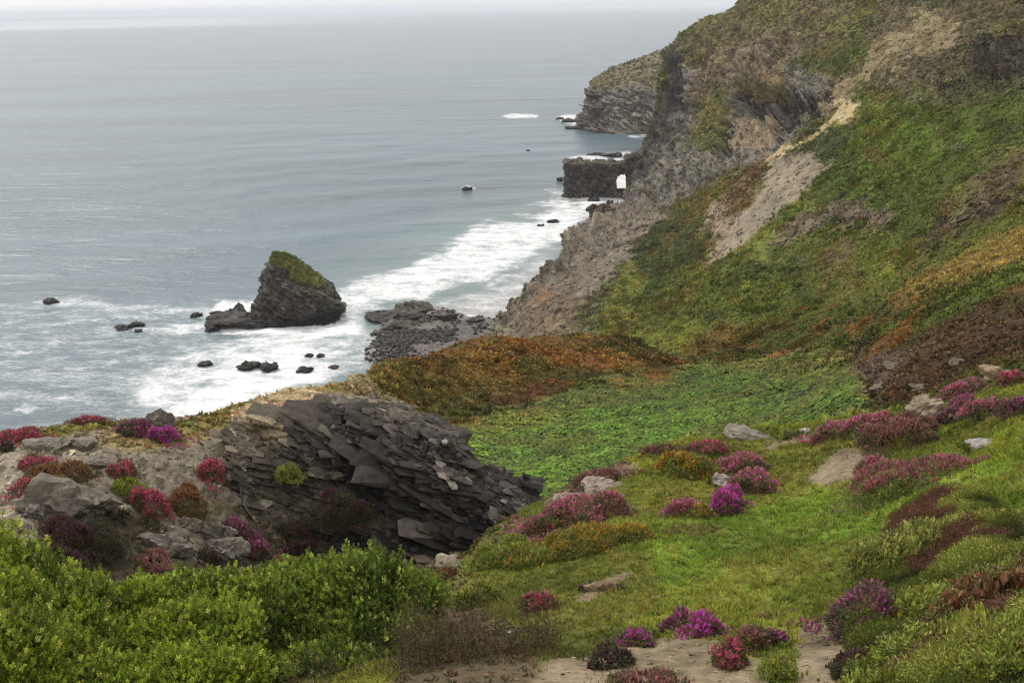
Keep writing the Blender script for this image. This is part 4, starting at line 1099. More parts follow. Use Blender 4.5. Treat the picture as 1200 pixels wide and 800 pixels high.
fz([(-80, 470), (-80, 380), (30, 340), (140, 340), (300, 350), (420, 330), (420, 400), (330, 480), (180, 510)], 0.50, 24)
fz([(380, 345), (430, 345), (450, 400), (440, 440), (380, 450), (360, 400)], 0.66, 22)
fz([(130, 440), (220, 400), (330, 380), (420, 380), (430, 420), (350, 470), (220, 510), (170, 500)], 0.78, 22)
fz([(240, 372), (262, 352), (300, 350), (296, 372), (420, 374), (425, 396), (340, 398), (260, 392)], 0.98, 6, 0.4)
fz([(410, 400), (470, 375), (560, 340), (660, 290), (700, 240), (660, 330), (590, 385), (520, 420), (430, 440)], 0.60, 14)
foam = np.maximum(foam, 0.28 * sstep(0.1, 0.5, nf1) * (1 - sstep(200, 700, rS)))
shoal = np.clip(sstep(-60, 40, inpoly(qx_, qy_, [(120, 520), (230, 430), (420, 330), (560, 262), (700, 215), (745, 240), (640, 330), (560, 420), (400, 450)])), 0, 1)
sand = sstep(-16, 10, inpoly(qx_ + wob, qy_, [(430, 400), (500, 365), (600, 345), (650, 300), (640, 330), (570, 410), (480, 430)]))
calm = sstep(5500, 8000, rS) * (1 - sstep(15000, 19000, rS)) * (1 - sstep(60, 520, qx_ + 60 * nf1))
sw_ = 0.0
S[:, 2] = (0.35 * np.sin((S[:, 1] * 0.9 - S[:, 0] * 0.45) * 0.16 + 3 * nf1) * (1 - sstep(500, 900, rS)) + 0.3 * nf2 * (1 - sstep(500, 900, rS)) + 0.5 * foam * np.maximum(fbm(S * 0.15, 3, 113), 0) * (rS < 700))

m, nt, N, L = new_mat('sea_water')
out = N.new('ShaderNodeOutputMaterial'); wb_ = N.new('ShaderNodeBsdfPrincipled')
geo = N.new('ShaderNodeNewGeometry')
def attr(nm):
    a = N.new('ShaderNodeAttribute'); a.attribute_name = nm; return a.outputs['Fac']
def mth(op, a, b=None, c=None):
    n = N.new('ShaderNodeMath'); n.operation = op
    for i, x in enumerate((a, b, c)):
        if x is None: continue
        if isinstance(x, (int, float)): n.inputs[i].default_value = x
        else: L.new(x, n.inputs[i])
    return n.outputs[0]
def tex(scale, detail=4, rough=0.6, vec=None, sx=1, sy=1, rot=0.0):
    mp = N.new('ShaderNodeMapping'); mp.inputs['Scale'].default_value = (sx, sy, 1); mp.inputs['Rotation'].default_value = (0, 0, rot)
    L.new(geo.outputs['Position'], mp.inputs['Vector'])
    n = N.new('ShaderNodeTexNoise'); n.inputs['Scale'].default_value = scale; n.inputs['Detail'].default_value = detail; n.inputs['Roughness'].default_value = rough
    L.new(mp.outputs[0], n.inputs['Vector'])
    return n.outputs['Fac']
fo = attr('foam'); sh_ = attr('shoal'); cm = attr('calm'); sd2 = attr('sand')
# foam: broken lacework along the swell
t1 = tex(0.15, 8, 0.74, sx=0.75, sy=1.15, rot=0.25); t2 = tex(1.1, 5, 0.75, sx=0.8, sy=0.9, rot=0.25)
tn = mth('ADD', mth('MULTIPLY', t1, 0.66), mth('MULTIPLY', t2, 0.34))
tn = mth('MULTIPLY_ADD', mth('SUBTRACT', tn, 0.5), 3.4, 0.5)
fm = mth('ADD', tn, mth('SUBTRACT', mth('MULTIPLY', fo, 1.25), 1.0))
mr = N.new('ShaderNodeMapRange'); mr.interpolation_type = 'SMOOTHSTEP'; mr.inputs[1].default_value = 0.0; mr.inputs[2].default_value = 0.95
L.new(fm, mr.inputs[0]); fmask = mr.outputs[0]
wc = N.new('ShaderNodeMix'); wc.data_type = 'RGBA'
wc.inputs['A'].default_value = (0.078, 0.118, 0.138, 1); wc.inputs['B'].default_value = (0.15, 0.20, 0.195, 1); L.new(sh_, wc.inputs['Factor'])
band = tex(0.006, 5, 0.6, sx=0.5, sy=1.8, rot=0.35)
bm_ = N.new('ShaderNodeMapRange'); bm_.inputs[1].default_value = 0.35; bm_.inputs[2].default_value = 0.65; bm_.inputs[3].default_value = 0.75; bm_.inputs[4].default_value = 1.25
L.new(band, bm_.inputs[0])
wcs = N.new('ShaderNodeVectorMath'); wcs.operation = 'SCALE'; L.new(wc.outputs['Result'], wcs.inputs[0]); L.new(bm_.outputs[0], wcs.inputs['Scale'])
wsd = N.new('ShaderNodeMix'); wsd.data_type = 'RGBA'; L.new(sd2, wsd.inputs['Factor']); L.new(wcs.outputs[0], wsd.inputs['A']); wsd.inputs['B'].default_value = (0.27, 0.265, 0.26, 1)
wf = N.new('ShaderNodeMix'); wf.data_type = 'RGBA'; L.new(fmask, wf.inputs['Factor']); L.new(wsd.outputs['Result'], wf.inputs['A']); wf.inputs['B'].default_value = (0.82, 0.82, 0.82, 1)
L.new(wf.outputs['Result'], wb_.inputs['Base Color'])
rgh = mth('ADD', mth('MULTIPLY', fmask, 0.6), mth('SUBTRACT', 0.28, mth('MULTIPLY', cm, 0.2)))
L.new(rgh, wb_.inputs['Roughness']); wb_.inputs['IOR'].default_value = 1.33
w1 = tex(0.12, 4, 0.6, sx=0.5, sy=1.4, rot=0.45); w2 = tex(0.9, 4, 0.6, sx=0.6, sy=1.3, rot=0.3); w3 = tex(0.02, 3, 0.5, sx=0.4, sy=1.6, rot=0.4)
hgt = mth('ADD', mth('ADD', mth('MULTIPLY', w1, 1.2), mth('MULTIPLY', w2, 0.28)), mth('MULTIPLY', w3, 3.0))
bp = N.new('ShaderNodeBump'); bp.inputs['Distance'].default_value = 1.0
L.new(mth('SUBTRACT', 0.9, mth('MULTIPLY', cm, 0.85)), bp.inputs['Strength']); L.new(hgt, bp.inputs['Height']); L.new(bp.outputs[0], wb_.inputs['Normal'])
L.new(wb_.outputs[0], out.inputs['Surface'])
M_sea = m
link('sea', build_mesh('sea', S, grid_faces(sr, sc2), None, M_sea, attrs={'foam': foam, 'shoal': shoal, 'calm': calm, 'sand': sand}), 'grey green sea with lines of white surf breaking along the shore', 'sea', kind='structure')

# beach of dark shingle under the cliff, and its stones
bpoly = [(432, 414), (440, 396), (470, 376), (515, 362), (560, 372), (590, 368), (575, 400), (560, 425), (500, 440), (450, 432)]
nb = 90
bxs = np.linspace(370, 620, 120); bys = np.linspace(455, 352, nb)
BX, BY = np.meshgrid(bxs, bys)
BP = Psea(BX, BY)
sdist = inpoly(BX.ravel(), BY.ravel(), bpoly) + 6 * fbm(BP.reshape(-1, 3) * 0.12, 3, 121)
BP = BP.reshape(-1, 3)
BP[:, 2] = np.clip(sdist * 0.06, -1.5, 1.6) + 0.25 * fbm(BP * 0.4, 4, 122)
bcol = rock_col(BP, [(88, 84, 78), (110, 104, 96), (130, 122, 114)], 123, 0.35)
wb2 = 1 - sstep(-2, 16, sdist + 10 * fbm(BP * 0.15, 3, 124))
bcol = bcol * (1 - wb2[:, None]) + alb((142, 138, 134)) * wb2[:, None]
link('beach', build_mesh('beach', BP, grid_faces(nb, 120), bcol, M_searock), 'dark grey shingle beach under the cliff foot', 'beach', kind='structure')
def bpt(px, py):
    p_ = Psea(np.array(float(px)), np.array(float(py)))
    k_ = np.argmin(np.sum((BP[:, :2] - p_[:2]) ** 2, 1)); p_[2] = max(0.0, BP[k_, 2]); return p_
st_t = CHUNK
good = np.nonzero((sdist > -4) & (BP[:, 2] > -0.25))[0]
gp = np.clip(sdist[good] + 8, 1, 20) ** 1.3 * np.clip(0.5 + 1.6 * fbm(BP[good] * 0.1, 3, 125), 0.02, 2)
sel = rng.choice(good, 2600, p=gp / gp.sum())
bp_ = BP[sel] + rng.normal(size=(2600, 3)) * [0.5, 0.5, 0.02]
v, f, c = stamp([a[0] for a in st_t], [a[1] for a in st_t], bp_, np.repeat(UP[None], 2600, 0) + rng.normal(size=(2600, 3)) * 0.2, rng.uniform(0.3, 1.3, 2600) ** 1.4, rng.uniform(0, 6.28, 2600), jitter(np.repeat(alb((72, 68, 64))[None], 2600, 0), 0.4, 0.05))
link('shingle', build_mesh('shingle', v, f, c, M_searock, smooth=False), 'dark cobbles and shingle strewn over the beach', 'shingle', kind='stuff')

# ------------------------------------------------------------------ rocks standing in the sea and on the beach
def searock(px, py, w, h, label, seed, group=None, depth=0.7, cat='sea rock', name='sea_rock', yaw=None, tilt=0.0, cs=SEAR, layer=0.07):
    at = bpt(px, py) if (425 < px < 610 and 350 < py < 450) else Psea(np.array(float(px)), np.array(float(py)))
    return boulder(name, px, py, w, h, label, cat, cs, seed, group, depth, at, M_searock, 4, yaw, tilt, 0.22, 14, layer)
SR = [
 (273, 376, 50, 16, 'low dark rock ledge sticking out from the left foot of the sea stack', 1.0),
 (305, 381, 60, 14, 'broken dark rocks along the front base of the sea stack', 0.5),
 (60, 354, 16, 5, 'lone dark rock ringed by foam far out on the left', 0.8),
 (143, 385, 18, 5, 'flat dark rock in the foam, left one of three close together', 0.8),
 (162, 381, 16, 5, 'dark rock in the foam behind the flat rock left of the stack', 0.8),
 (162, 388, 8, 3, 'smallest of the three dark rocks left of the sea stack', 0.8),
 (229, 371, 12, 6, 'small dark rock just off the left tip of the stack ledge', 0.8),
 (239, 428, 18, 6, 'dark rock in white surf, left of the jagged black reef', 0.8),
 (292, 431, 26, 8, 'left half of the jagged black reef in the white surf', 0.7),
 (316, 432, 24, 9, 'right half of the jagged black reef in the white surf', 0.7),
 (357, 435, 15, 6, 'small dark rock between the jagged reef and the beach', 0.8),
 (391, 431, 12, 3, 'flat dark sliver of rock in the shallows near the beach', 0.8),
 (363, 417, 10, 4, 'tiny dark rock in shallows below the stack, left of a second one', 0.8),
 (376, 417, 10, 3, 'tiny dark rock in shallows below the stack, right of its twin', 0.8),
 (458, 375, 64, 15, 'broad low dark rock on the beach edge, right of the stack', 0.6),
 (487, 363, 44, 12, 'dark rock slab behind the broad low rock at the beach edge', 0.6),
 (521, 376, 36, 11, 'brown rock hump on the shingle near the cliff foot', 0.6),
 (556, 378, 22, 7, 'small brown boulder on the shingle against the cliff', 0.7),
 (470, 386, 40, 8, 'flat brown rock shelf in front of the broad low beach rock', 0.6),
 (448, 392, 26, 6, 'low rock shelf at the waters edge below the beach rocks', 0.6),
 (548, 222, 10, 4, 'solitary dark rock breaking the water offshore of the surf', 0.8),
 (710, 183, 42, 5, 'long flat dark reef behind the rock arch', 0.4),
 (668, 143, 20, 4, 'dark flat rock off the tip of the far headland, inner one', 0.5),
 (672, 151, 24, 4, 'dark flat rock off the far headland, the one nearer the arch', 0.5),
 (656, 140, 10, 3, 'small dark rock farthest off the headland tip', 0.5),
 (657, 212, 8, 5, 'small dark rock just seaward of the rock arch', 0.8),
 (697, 236, 14, 6, 'dark boulder in foam below the rock arch, leftmost', 0.8),
 (714, 240, 10, 6, 'dark boulder in foam directly under the arch opening', 0.8),
 (694, 247, 16, 9, 'larger dark boulder in foam between arch and scree foot', 0.8),
 (648, 260, 12, 4, 'dark rock in the white surf off the scree slope', 0.8),
 (634, 265, 8, 3, 'little dark rock in the surf left of another, off the scree', 0.8),
 (619, 177, 5, 2, 'speck of dark rock far out beyond the arch', 0.8),
]
for i, (x, y, w_, h_, lbl, dpt) in enumerate(SR):
    searock(x, y, w_, h_, lbl, 400 + i, 'dark rocks in the surf', dpt, cs=[(72, 66, 60), (94, 87, 78), (120, 112, 102)] if 14 <= i <= 19 else SEAR)
# dark crag at the seaward tip of the scree
boulder('rock_crag', 708, 256, 34, 26, 'dark crag with a mossy top at the foot of the scree beside the surf', 'rock', [(58, 50, 42), (84, 72, 58), (108, 84, 58)], 451, None, 0.9, P(np.array(708.), np.array(258.), 338.), M_searock, 4, 0.3, 0.2, 0.25)

# ------------------------------------------------------------------ stones on the knoll and in the turf
SL = [
 (78, 592, 80, 34, 'big grey slab of rock jutting from the knoll above dark heather', 0.9, 0.25),
 (45, 523, 44, 9, 'flat pale slab just below the red heather on the knoll skyline', 0.8, 0.05),
 (98, 523, 22, 8, 'small pale stone in the scree right of the flat slab', 0.8, 0.1),
 (110, 542, 24, 9, 'pale stone lying in scree between two red heather tufts', 0.8, 0.15),
 (100, 552, 20, 9, 'flat brown stone beside the rusty heather patch', 0.8, 0.2),
 (181, 500, 32, 26, 'rounded grey boulder on the knoll skyline between two purple heathers', 0.9, 0.35),
 (245, 478, 32, 13, 'dark jagged rock poking over the knoll edge against the surf', 0.8, 0.1),
 (220, 615, 30, 14, 'pale angular slab on the scree below the wide heather mound', 0.7, 0.4),
 (258, 630, 34, 24, 'grey blocky rock left of the purple heather pair', 0.8, 0.2),
 (195, 640, 46, 18, 'low grey rock shelf near the bush top below the scree', 0.8, 0.3),
 (266, 560, 16, 8, 'small pale stone right of the round crimson heather', 0.8, 0.2),
 (300, 500, 36, 12, 'upper tan bedding slab at the left end of the dark outcrop', 0.7, 0.5),
 (322, 512, 44, 12, 'second tan bedding slab, just under the upper one', 0.7, 0.5),
 (312, 496, 30, 8, 'thin tan bedding slab tucked against the outcrop crest', 0.7, 0.5),
 (265, 645, 40, 16, 'grey rock half hidden by dark heather at the knoll foot', 0.8, 0.2),
 (40, 600, 22, 14, 'small pinkish rock at the left margin beside the big slab', 0.8, 0.2),
]
for i, (x, y, w_, h_, lbl, dpt, tl) in enumerate(SL):
    cs = PALE if i not in (5, 6, 9, 14) else [(98, 92, 84), (118, 110, 100), (140, 132, 122)]
    if i in (11, 12, 13): cs = [(138, 124, 100), (156, 140, 116), (112, 102, 84)]
    if i == 6: cs = DARK
    at = None
    if i in (11, 12, 13): at = P(np.array(float(x)), np.array(float(y)), 29.4 + 0.2 * (i == 11))
    boulder('flat_stone', x, y, w_, h_, lbl, 'stone', cs, 500 + i, 'stones on the knoll', dpt, at, M_stone, 4, None, tl, 0.3, 12, 0.10)
TS = [
 (880, 511, 46, 13, 'flat grey slab on the turf edge against the bracken', 0.8, PALE),
 (943, 506, 12, 9, 'small white stone left of the big pink heather', 0.8, [(176, 170, 160), (190, 184, 174), (150, 142, 130)]),
 (1026, 516, 48, 15, 'grey layered slab in front of the dark heather mound', 0.7, PALE),
 (1148, 520, 40, 9, 'pale oval slab lying alone in bright turf', 0.8, [(142, 136, 130), (158, 152, 146), (118, 112, 104)]),
 (1086, 486, 40, 36, 'tall tan rock standing beside the purple heather mounds', 0.7, [(136, 122, 102), (156, 142, 120), (112, 98, 80)]),
 (1172, 440, 36, 20, 'tan boulder above the purple heather on the brown slope', 0.8, [(142, 122, 96), (160, 140, 112), (118, 102, 80)]),
 (848, 564, 32, 16, 'pale stone between the magenta and the pink heather', 0.8, [(146, 132, 126), (164, 152, 146), (122, 110, 100)]),
 (704, 568, 44, 14, 'pinkish grey rock on the bank beside the bracken', 0.8, [(140, 122, 112), (156, 140, 130), (118, 100, 90)]),
 (668, 580, 30, 10, 'smaller pinkish rock lower down the bank by the bracken', 0.8, [(140, 122, 112), (156, 140, 130), (118, 100, 90)]),
 (1050, 430, 30, 8, 'long grey stone in the brown heath, upper one', 0.7, [(104, 98, 84), (122, 114, 98), (86, 82, 68)]),
 (1078, 452, 26, 12, 'grey stone in the brown heath above the tan rock', 0.8, [(104, 98, 84), (122, 114, 98), (86, 82, 68)]),
 (1030, 452, 24, 9, 'grey stone at the left edge of the brown heath', 0.8, [(104, 98, 84), (122, 114, 98), (86, 82, 68)]),
 (1120, 425, 20, 8, 'pale green grey stone high in the brown heath', 0.8, [(104, 98, 84), (122, 114, 98), (86, 82, 68)]),
 (846, 659, 9, 5, 'tiny orange stone alone in the middle of the turf', 0.8, [(166, 130, 84), (180, 146, 96), (150, 120, 80)]),
 (592, 742, 20, 8, 'pale stone at the foot of the bank by the dry twigs', 0.8, PALE),
 (700, 690, 40, 10, 'low brown ledge of rock breaking the turf bank', 0.5, [(126, 108, 84), (142, 124, 98), (104, 90, 68)]),
]
for i, (x, y, w_, h_, lbl, dpt, cs) in enumerate(TS):
    boulder('field_stone', x, y, w_, h_, lbl, 'stone', cs, 540 + i, 'stones in the turf and heath', dpt, None, M_stone, 4, None, random.uniform(-0.15, 0.25), 0.5, 12, 0.09)
# white lichen scar on the outcrop is a quartz lump
boulder('quartz_stone', 521, 519, 9, 7, 'small white quartz lump on the dark outcrop face', 'stone', [(196, 192, 186), (206, 202, 196), (180, 176, 170)], 599, None, 0.8, P(np.array(521.), np.array(519.), 28.6), M_stone, 2, 0.2, 0.2, 0.4)
# tufts of turf and weeds round the foot of every stone
tp, tc_ = [], []
for g0, w_, dpt in stone_spots:
    k0 = int(np.argmin(np.sum((V[:, :2] - g0[:2]) ** 2, 1)))
    m_ = 34; a_ = rng.uniform(0, 6.28, m_); az = math.atan2(-g0[0], g0[1])
    ex = np.array([math.cos(az), math.sin(az)]); ey = np.array([-ex[1], ex[0]])
    rr_ = rng.uniform(0.85, 1.25, m_)
    xy = g0[:2] + ex * (np.cos(a_) * rr_ * w_ * 0.52)[:, None] + ey * (np.sin(a_) * rr_ * w_ * dpt * 0.5)[:, None]
    tp.append(np.column_stack([xy, np.full(m_, g0[2]) - 0.02])); tc_.append(np.repeat(col[k0][None] * (0.7 if turf[k0] > 0.3 else 0.5), m_, 0) + alb((40, 48, 22))[None] * 0.6)
tp = np.concatenate(tp); tc_ = np.concatenate(tc_)
v, f, c = stamp([a[0] for a in lb], [a[1] for a in lb], tp, np.repeat(UP[None], len(tp), 0) + rng.normal(size=tp.shape) * 0.2, rng.uniform(0.04, 0.12, len(tp)), rng.uniform(0, 6.28, len(tp)), jitter(tc_, 0.4, 0.12), [a[2] for a in lb])
link('grass_tufts', build_mesh('grass_tufts', v, f, c, M_heath), 'tufts of grass and weeds growing round the stones', 'grass', kind='stuff')
# loose scree
st_s = [hull_slab(860 + i, 12, 0.4) for i in range(8)]
knF = (PXg.ravel()[fi] < 520) & (TG.ravel()[fi] > 3.8) & (TG.ravel()[fi] < 11.2)
p, n_, c_, rr_, _ = pick(area * inframe * knF * (vF < 0.65), 14000)
s3 = (rng.uniform(0.15, 1.0, len(p)) ** 4 * 0.34 + 0.02)
v, f, c = stamp([a[0] for a in st_s], [a[1] for a in st_s], p, n_ + rng.normal(size=(len(p), 3)) * 0.25, s3, rng.uniform(0, 6.28, len(p)), jitter(c_ * 1.2, 0.55, 0.06))
link('scree', build_mesh('scree', v, f, c, M_stone, smooth=False), 'loose grey slate scree lying over the knoll', 'scree', kind='stuff')
p, n_, c_, rr_, _ = pick(area * inframe * (rF < 30) * (tF < 0.35) * (PXg.ravel()[fi] > 540), 9000)
s3 = rng.uniform(0.1, 1.0, len(p)) ** 4 * 0.08 + 0.008
v, f, c = stamp([a[0] for a in st_s], [a[1] for a in st_s], p, n_, s3, rng.uniform(0, 6.28, len(p)), jitter(c_ * 1.15, 0.35, 0.06))
link('gravel', build_mesh('gravel', v, f, c, M_stone, smooth=False), 'small stones scattered on the bare dirt path', 'gravel', kind='stuff')
p, n_, c_, rr_, _ = pick(area * inframe * kF * (rF > 100) / rF, 9000)
s3 = rng.uniform(0.1, 1.0, len(p)) ** 3 * 1.5 + 0.25
v, f, c = stamp([a[0] for a in st_s], [a[1] for a in st_s], p, n_ + rng.normal(size=(len(p), 3)) * 0.3, s3, rng.uniform(0, 6.28, len(p)), jitter(c_ * 1.05, 0.35, 0.06))
link('cliff_rubble', build_mesh('cliff_rubble', v, f, c, M_searock, smooth=False), 'fallen rock rubble lying on the scree and cliff slopes', 'rubble', kind='stuff')

clF = (TG.ravel()[fi] > 15.6) & (TG.ravel()[fi] < 21.6) & (kF > 0.45)
p, n_, c_, rr_, _ = pick(area * inframe * clF, 6500)
sz = lambda r_, lo, hi, pw: (lo + (hi - lo) * rng.random(len(r_)) ** pw) * (r_ / 420.0)
def crag(p, n_, c_, rr_, lo, hi, pw, bedn, tilt, sink):
    b = np.repeat(np.asarray(bedn, float)[None], len(p), 0) + rng.normal(size=p.shape) * tilt
    q_ = sz(rr_, lo, hi, pw)
    return stamp([a[0] for a in SLAB], [a[1] for a in SLAB], p - n_ * (q_ * sink)[:, None], b, q_, rng.normal(size=len(p)) * 0.4, c_)
S_a = crag(p, n_, jitter(c_, 0.45, 0.05), rr_, 1.0, 5.0, 2.2, [0.55, -0.25, 0.75], 0.06, 0.22)
p, n_, c_, rr_, _ = pick(area * inframe * (TG.ravel()[fi] > 11.4) * (TG.ravel()[fi] < 20) * (rF > 120) * kF * (~clF), 4500)
S_b = crag(p, n_, jitter(c_, 0.35, 0.05), rr_, 0.5, 2.6, 3.0, [0.5, -0.3, 0.75], 0.14, 0.12)
v, f, c = join(S_a, S_b)
link('crags', build_mesh('crags', v, f, c, M_searock, smooth=False), 'ledges and crags of bedded rock standing out of the cliff face', 'crags', kind='structure')

# ------------------------------------------------------------------ heather, gorse and bushes
def sprig(seed, n=7, w=0.22):
    """a little upright spray of narrow leaf faces, unit height"""
    g = np.random.default_rng(seed)
    vs, var = [], []
    for k in range(n):
        z = 0.15 + 0.75 * k / (n - 1); a = k * 2.4 + g.uniform(-0.4, 0.4)
        o = np.array([math.cos(a), math.sin(a), 0]); up = o * 0.75 + UP * g.uniform(0.5, 0.9)
        l = g.uniform(0.28, 0.42) * (1.15 - 0.4 * z); s = np.cross(up, o + g.normal(size=3) * 0.3); s /= np.linalg.norm(s) + 1e-6
        b0 = UP * z + o * 0.03
        vs += [b0, b0 + up * l * 0.5 + s * l * w, b0 + up * l, b0 + up * l * 0.5 - s * l * w]
        var += [g.uniform(0.75, 1.3)] * 4
    return np.array(vs), np.arange(n * 4).reshape(n, 4), np.array(var)


def spike(seed):
    """a heather flower spike: crossed narrow bells, unit height"""
    g = np.random.default_rng(seed)
    vs = []
    for k in range(3):
        a = k * 1.05 + g.uniform(-.2, .2); s = np.array([math.cos(a), math.sin(a), 0]) * 0.17
        ln = np.array([g.uniform(-.15, .15), g.uniform(-.15, .15), 0])
        vs += [ln * 0, s + UP * 0.45 + ln * .5, UP + ln, -s + UP * 0.45 + ln * .5]
    return np.array(vs), np.arange(12).reshape(3, 4), np.repeat(g.uniform(0.75, 1.25, 3), 4)


SPR = [sprig(i) for i in range(6)]; SPK = [spike(20 + i) for i in range(5)]
SPRW = [sprig(40 + i, 12, 0.30) for i in range(6)]


def dome(n, rx, ry, rz, seed, lumps=5):
    """points and outward directions over an uneven mound of merged lumps"""
    g = np.random.default_rng(seed)
    L_ = [(np.array([0, 0, 0]), np.array([rx * 0.78, ry * 0.78, rz * 0.82]))]
    for k in range(lumps):
        a = g.uniform(0, 6.28); e = g.uniform(0.45, 0.95); s = g.uniform(0.26, 0.56)
        L_.append((np.array([math.cos(a) * rx * e, math.sin(a) * ry * e, 0]), np.array([rx, ry, rz * g.uniform(1.1, 1.7)]) * s))
    pts, drs = [], []
    per = int(n / len(L_) * 1.5)
    for c, s in L_:
        d = g.normal(size=(per, 3)); d[:, 2] = np.abs(d[:, 2]) * 1.0 - 0.05; d /= np.linalg.norm(d, axis=1, keepdims=True)
        p_ = c + d * s * g.uniform(0.82, 1.06, (per, 1))
        keep = np.ones(per, bool)
        for c2_, s2 in L_:
            if c2_ is c: continue
            keep &= np.sum(((p_ - c2_) / s2) ** 2, 1) > 0.6
        pts.append(p_[keep]); nn = d / s; nn /= np.linalg.norm(nn, axis=1, keepdims=True); drs.append(nn[keep])
    return np.concatenate(pts), np.concatenate(drs), L_


def core_mesh(L_, c, k=0.86):
    d, f = ico(3)
    Vs, Fs, o = [], [], 0
    for cc, s in L_:
        v_ = cc + d * s * k
        v_ = v_ + d * (0.10 * np.mean(s) * fbm(v_ * 4 / max(np.mean(s), .1), 3, 5))[:, None]
        Vs.append(v_); Fs.append(f + o); o += len(d)
    Vs = np.concatenate(Vs)
    return Vs, np.concatenate(Fs), np.clip(np.repeat(c[None], len(Vs), 0) * (1 + 0.3 * fbm(Vs * 9, 3, 6))[:, None], 0.005, 1)


PALC = {   # bloom, bloom alternative, foliage
 'crimson': ((188, 94, 120), (166, 98, 108), (92, 86, 52)),
 'magenta': ((212, 92, 176), (180, 84, 146), (84, 88, 50)),
 'pink': ((204, 124, 152), (178, 116, 124), (96, 94, 58)),
 'purple': ((168, 98, 136), (146, 96, 114), (78, 76, 52)),
 'rust': ((148, 102, 76), (130, 96, 70), (100, 94, 56)),
 'dusk': ((160, 112, 114), (140, 106, 92), (94, 84, 56)),
 'dark': ((102, 66, 76), (88, 66, 64), (66, 66, 44)),
 'yellow': ((176, 154, 62), (166, 118, 70), (100, 108, 50)),
 'green': ((130, 148, 60), (132, 128, 70), (92, 116, 46)),
 'pinkgreen': ((172, 104, 120), (142, 106, 98), (86, 110, 52)),
 'olive': ((164, 166, 92), (140, 146, 74), (98, 108, 50)),
}


def heather(px, py, w, h, kind, frac, label, name='heather_clump', cat='heather', group='heather clumps', at=None, nspr=None, seed=0, spr=None, lumps=5, tall=1.0, bias=0.0):
    if at is None:
        g0, r, nn = ground_at(px, py)
        shear = 0.5 * np.clip(-nn[:2] / max(nn[2], 0.3), -0.6, 0.6)            # the clump sits on sloping ground
    else:
        g0 = np.array(at, float); r = float(np.hypot(g0[0], g0[1])); shear = np.zeros(2)
    slant = np.linalg.norm(g0 - np.array([0, 0, EYE]))
    rx = 0.93 * w * slant / F / 2; rz = max(h * slant / F * 0.8, 0.05); ry = max(rx * 0.75, rz * 0.6)
    sl = spr if spr else np.clip(0.034 + slant * 0.0018, 0.035, 0.11)
    n = nspr or int(np.clip(9.0 * (rx * ry * 3.2 + 2.2 * rx * rz * 2) / (sl * sl), 300, 9000))
    p_, d_, L_ = dome(n, rx, ry, rz, 700 + seed, lumps)
    b1, b2, fo_ = [alb(c) for c in PALC[kind]]
    o = bpy.data.objects.new(name, None); COL.objects.link(o); o.location = g0; o['label'] = label; o['category'] = cat; o['group'] = group
    nfr = int(len(p_) * 0.22)
    fa_ = rng.uniform(0, 6.28, nfr); fr_ = 0.85 + np.abs(rng.normal(size=nfr)) * 0.32
    irr = 1 + 0.35 * np.sin(fa_ * 2 + seed) + 0.2 * np.sin(fa_ * 5 + seed * 2)
    p_ = np.concatenate([p_, np.stack([np.cos(fa_) * rx * fr_ * irr, np.sin(fa_) * ry * fr_ * irr, rng.uniform(-0.02, 0.12, nfr) * rz], 1)])
    d_ = np.concatenate([d_, np.repeat(UP[None], nfr, 0) + rng.normal(size=(nfr, 3)) * 0.4])
    rel_h = p_[:, 2] / rz
    patch = fbm(p_ / max(rx, .2) * 1.6 + seed, 3, 9)
    isb = (0.55 * np.clip(rel_h, 0, 1) + 0.75 * patch + 0.3 * rng.normal(size=len(p_)) * 0.6 + bias) > np.quantile(0.55 * np.clip(rel_h, 0, 1) + 0.75 * patch, 1 - frac)
    p_[:, 2] += p_[:, :2] @ shear
    dirs = d_ * 0.9 + UP * 0.6 + rng.normal(size=p_.shape) * 0.28
    isb &= rng.random(len(p_)) > 0.26
    nf_ = ~isb
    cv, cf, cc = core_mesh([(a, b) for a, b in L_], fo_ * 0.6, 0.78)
    cv[:, 2] += cv[:, :2] @ shear
    a, b, c = stamp([s[0] for s in SPR], [s[1] for s in SPR], p_[nf_], dirs[nf_], rng.uniform(0.8, 1.5, nf_.sum()) * sl * tall, rng.uniform(0, 6.28, nf_.sum()), jitter(np.repeat(fo_[None] * 1.25, nf_.sum(), 0), 0.5, 0.14), [s[2] for s in SPR])
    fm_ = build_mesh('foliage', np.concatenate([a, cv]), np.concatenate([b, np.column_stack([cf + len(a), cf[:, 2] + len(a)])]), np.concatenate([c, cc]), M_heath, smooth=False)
    link('foliage', fm_, parent=o)
    mixc = np.where((rng.random(isb.sum()) < 0.65)[:, None], b1[None], b2[None])
    a, b, c = stamp([s[0] for s in SPK], [s[1] for s in SPK], p_[isb], dirs[isb], rng.uniform(0.8, 1.5, isb.sum()) * sl * 0.95 * tall, rng.uniform(0, 6.28, isb.sum()), jitter(mixc * 1.4, 0.45, 0.1), [s[2] for s in SPK])
    if len(a):
        link('blossom', build_mesh('blossom', a, b, c, M_bloom, smooth=False), parent=o)
    return o


